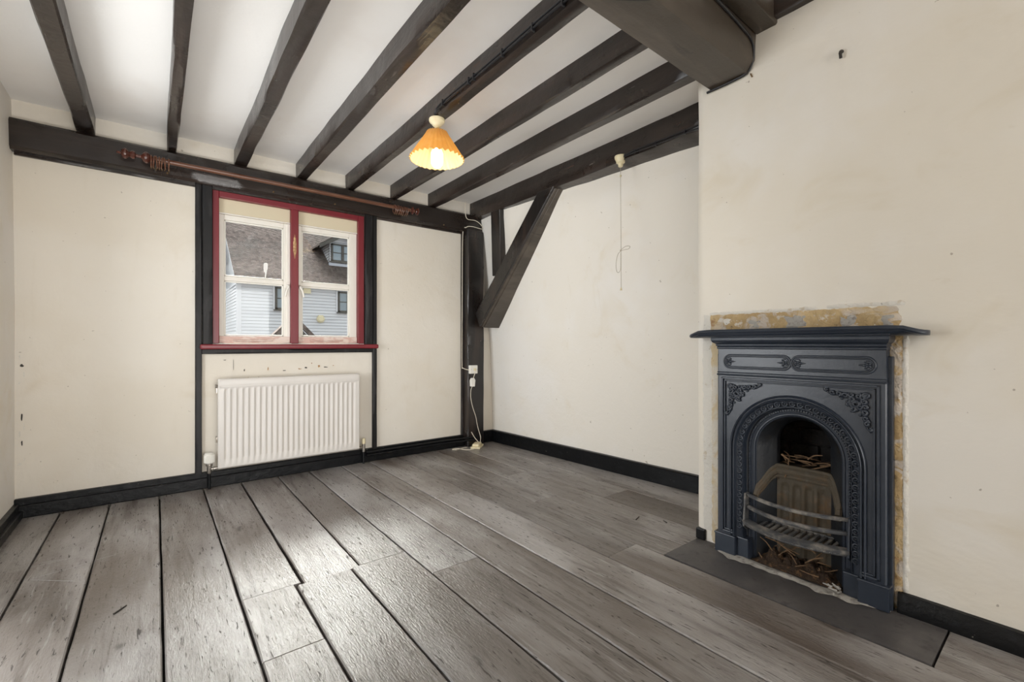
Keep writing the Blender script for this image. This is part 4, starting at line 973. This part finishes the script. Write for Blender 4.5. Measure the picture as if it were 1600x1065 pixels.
m = MB(); m.prism([e0+Vector((0, 0, -.08)), e0+rs*(nt_*.12)+Vector((0, 0, -.08)), e0+rs*(nt_*.12), e0], (.05, 0, 0)); m.build('verge_board', WBOARD, hs_)
MB().add([e0+rs*(nt_*.12), e0+rs*(nt_*.12)+Vector((13, 0, 0)), Vector((15.4, 31, -3)), Vector((HX0, 31, -3))], [(0, 1, 2, 3)]).build('rear_slope', TILE, hs_)
MB().add([(HX0+.01, HY, EZ), (HX0+.01, HY+8.2, EZ), tuple(e0+rs*(nt_*.12)+Vector((.13, 0, -.06)))], [(0, 1, 2)]).build('gable_wall', WBOARD, hs_)
MB().tube([(HX0-.15, HY-.27, EZ-.03), (14, HY-.27, EZ-.06)], .05, 8).build('gutter', HWIN, hs_)
def hwindow(x0, x1, z0, z1, y, parent, nb=2, hb=2):
    wf_ = MB(); t = .07
    wf_.box(x0, x0+t, y-.09, y+.02, z0, z1); wf_.box(x1-t, x1, y-.09, y+.02, z0, z1); wf_.box(x0, x1, y-.09, y+.02, z0, z0+t); wf_.box(x0, x1, y-.09, y+.02, z1-t, z1); wf_.box(x0-.06, x1+.06, y-.13, y, z0-.05, z0)
    for i in range(1, nb): xm = x0+(x1-x0)*i/nb; wf_.box(xm-.06, xm+.06, y-.085, y+.02, z0, z1)
    for i in range(1, hb): zm = z0+(z1-z0)*i/hb; wf_.box(x0, x1, y-.07, y, zm-.017, zm+.017)
    fo = wf_.build('house_window', HWIN, parent)
    for i in range(nb):
        a = x0+(x1-x0)*i/nb; b = x0+(x1-x0)*(i+1)/nb
        MB().box(a+.05, b-.05, y-.05, y-.045, z0+.05, z1-.05).build('window_pane', HPANE, fo)
hwindow(3.74, 4.55, 2.30, 3.20, HY, hs_, 2, 2)
hwindow(6.18, 7.05, 2.30, 3.19, HY, hs_, 2, 2)
MB().box(3.66, 3.72, HY-.07, HY, 2.25, 3.24).box(6.10, 6.16, HY-.07, HY, 2.25, 3.24).build('window_architrave', WBOARD, hs_)
MB().lathe((5.46, HY-.03, 1.97), [(.16, 0), (.16, -.08), (.10, -.14), (.04, -.15)], 'y', 12).box(5.36, 5.56, HY-.12, HY-.02, 2.07, 2.13).build('alarm_box', YPLAS, hs_)
MB().box(4.78, 5.06, HY-.12, HY-.02, 3.02, 3.22).build('vent_box', YPLAS, hs_)
# dormer
DY = 21.55
dm = thing('roof_dormer', 'white gabled dormer with dark bargeboards on the neighbouring roof', 'dormer', (6.9, DY, 5))
zD = EZ+(DY-HY)*math.tan(R(36))
dx0, dx1, dzb, dze, dza = 6.28, 7.46, 4.62, 5.64, 5.98; dxm = (dx0+dx1)/2
boards('dormer_front', (dx0, DY, dzb-.1), (dx1-dx0, 0, 0), (0, -1, 0), 10, .112, dm)
m = MB()
for k in range(3):
    z0 = dze+k*.113; z1 = z0+.113; h0 = (dx1-dx0)/2*(1-(z0-dze)/(dza-dze)); h1 = (dx1-dx0)/2*max(0, 1-(z1-dze)/(dza-dze))
    m.add([(dxm-h0, DY-.03, z0), (dxm+h0, DY-.03, z0), (dxm+h1, DY-.005, z1), (dxm-h1, DY-.005, z1)], [(0, 1, 2, 3)])
m.build('dormer_gable', WBOARD, dm)
m = MB(); yb = lambda z: HY-.2+(z-EZ)/math.tan(R(36))
for k in range(9):
    z0 = dzb-.05+k*.122; z1 = z0+.122
    m.add([(dx0-.03, DY, z0), (dx0-.03, yb(z0)+.2, z0), (dx0, yb(z1)+.2, z1), (dx0, DY, z1)], [(0, 1, 2, 3)])
m.build('dormer_cheek', WBOARD, dm)
for sg in (-1, 1):
    e = (dxm+sg*((dx1-dx0)/2+.50), dze-.27); t_ = (dxm, dza+.06)
    m = MB(); m.prism([(e[0], DY-.30, e[1]), (t_[0], DY-.30, t_[1]), (t_[0], DY-.30, t_[1]+.09), (e[0], DY-.30, e[1]+.09)], (0, 3.2, 0)); m.build('dormer_roof', TILE, dm)
    m = MB(); m.prism([(e[0], DY-.33, e[1]-.12), (t_[0], DY-.33, t_[1]-.14), (t_[0], DY-.33, t_[1]+.03), (e[0], DY-.33, e[1]+.05)], (0, .05, 0)); m.build('bargeboard', HWIN, dm)
hwindow(dx0+.07, dx1-.10, 4.74, 5.56, DY-.04, dm, 2, 2)
MB().box(dx0-.05, dx1, DY-.14, DY-.02, dzb-.12, dzb+.02).build('lead_apron', LEAD, dm)
# left wing beyond, with its dark eave
wg = thing('house_wing', 'white boarded wing with dark eave left of the neighbouring roof', 'house', (1.5, 24, -3))
boards('wing_boards', (-2.0, 25.2, -2), (4.36, 0, 0), (0, -1, 0), 80, .13, wg)
m = MB(); m.prism([(-1.5, 22.9, 5.0), (2.10, 22.9, 4.45), (2.33, 22.9, 4.42), (2.31, 22.9, 4.56), (-1.5, 22.9, 6.5)], (0, 2.4, 0)); m.build('wing_eave', HWIN, wg)
m = MB(); m.prism([(-1.5, 22.8, 6.5), (2.33, 22.8, 4.56), (2.33, 22.8, 4.66), (-1.5, 22.8, 6.66)], (0, 2.5, 0)); m.build('wing_roof', TILE, wg)
# porch roof in front
pg = thing('porch_roof', 'brown edged gable roof tip at the foot of the window view', 'roof', (3.1, 14, -3))
pxm, pza = 3.12, 1.66
for sg in (-1, 1):
    m = MB(); m.prism([(pxm, 14, pza), (pxm+sg*2.4, 14, pza-2.55), (pxm+sg*2.4, 14, pza-2.45), (pxm, 14, pza+.1)], (0, .35, 0)); m.build('porch_slope', TILE, pg)
    m = MB(); m.prism([(pxm, 13.95, pza-.08), (pxm+sg*2.4, 13.95, pza-2.63), (pxm+sg*2.4, 13.95, pza-2.52), (pxm, 13.95, pza+.03)], (0, .06, 0)); m.build('porch_bargeboard', TILE, pg)
MB().prism([(pxm, 14.1, pza-.1), (pxm+2.3, 14.1, pza-2.54), (pxm+2.3, 14.1, -3), (pxm-2.3, 14.1, -3), (pxm-2.3, 14.1, pza-2.54)], (0, .2, 0)).build('porch_gable', HWIN, pg)
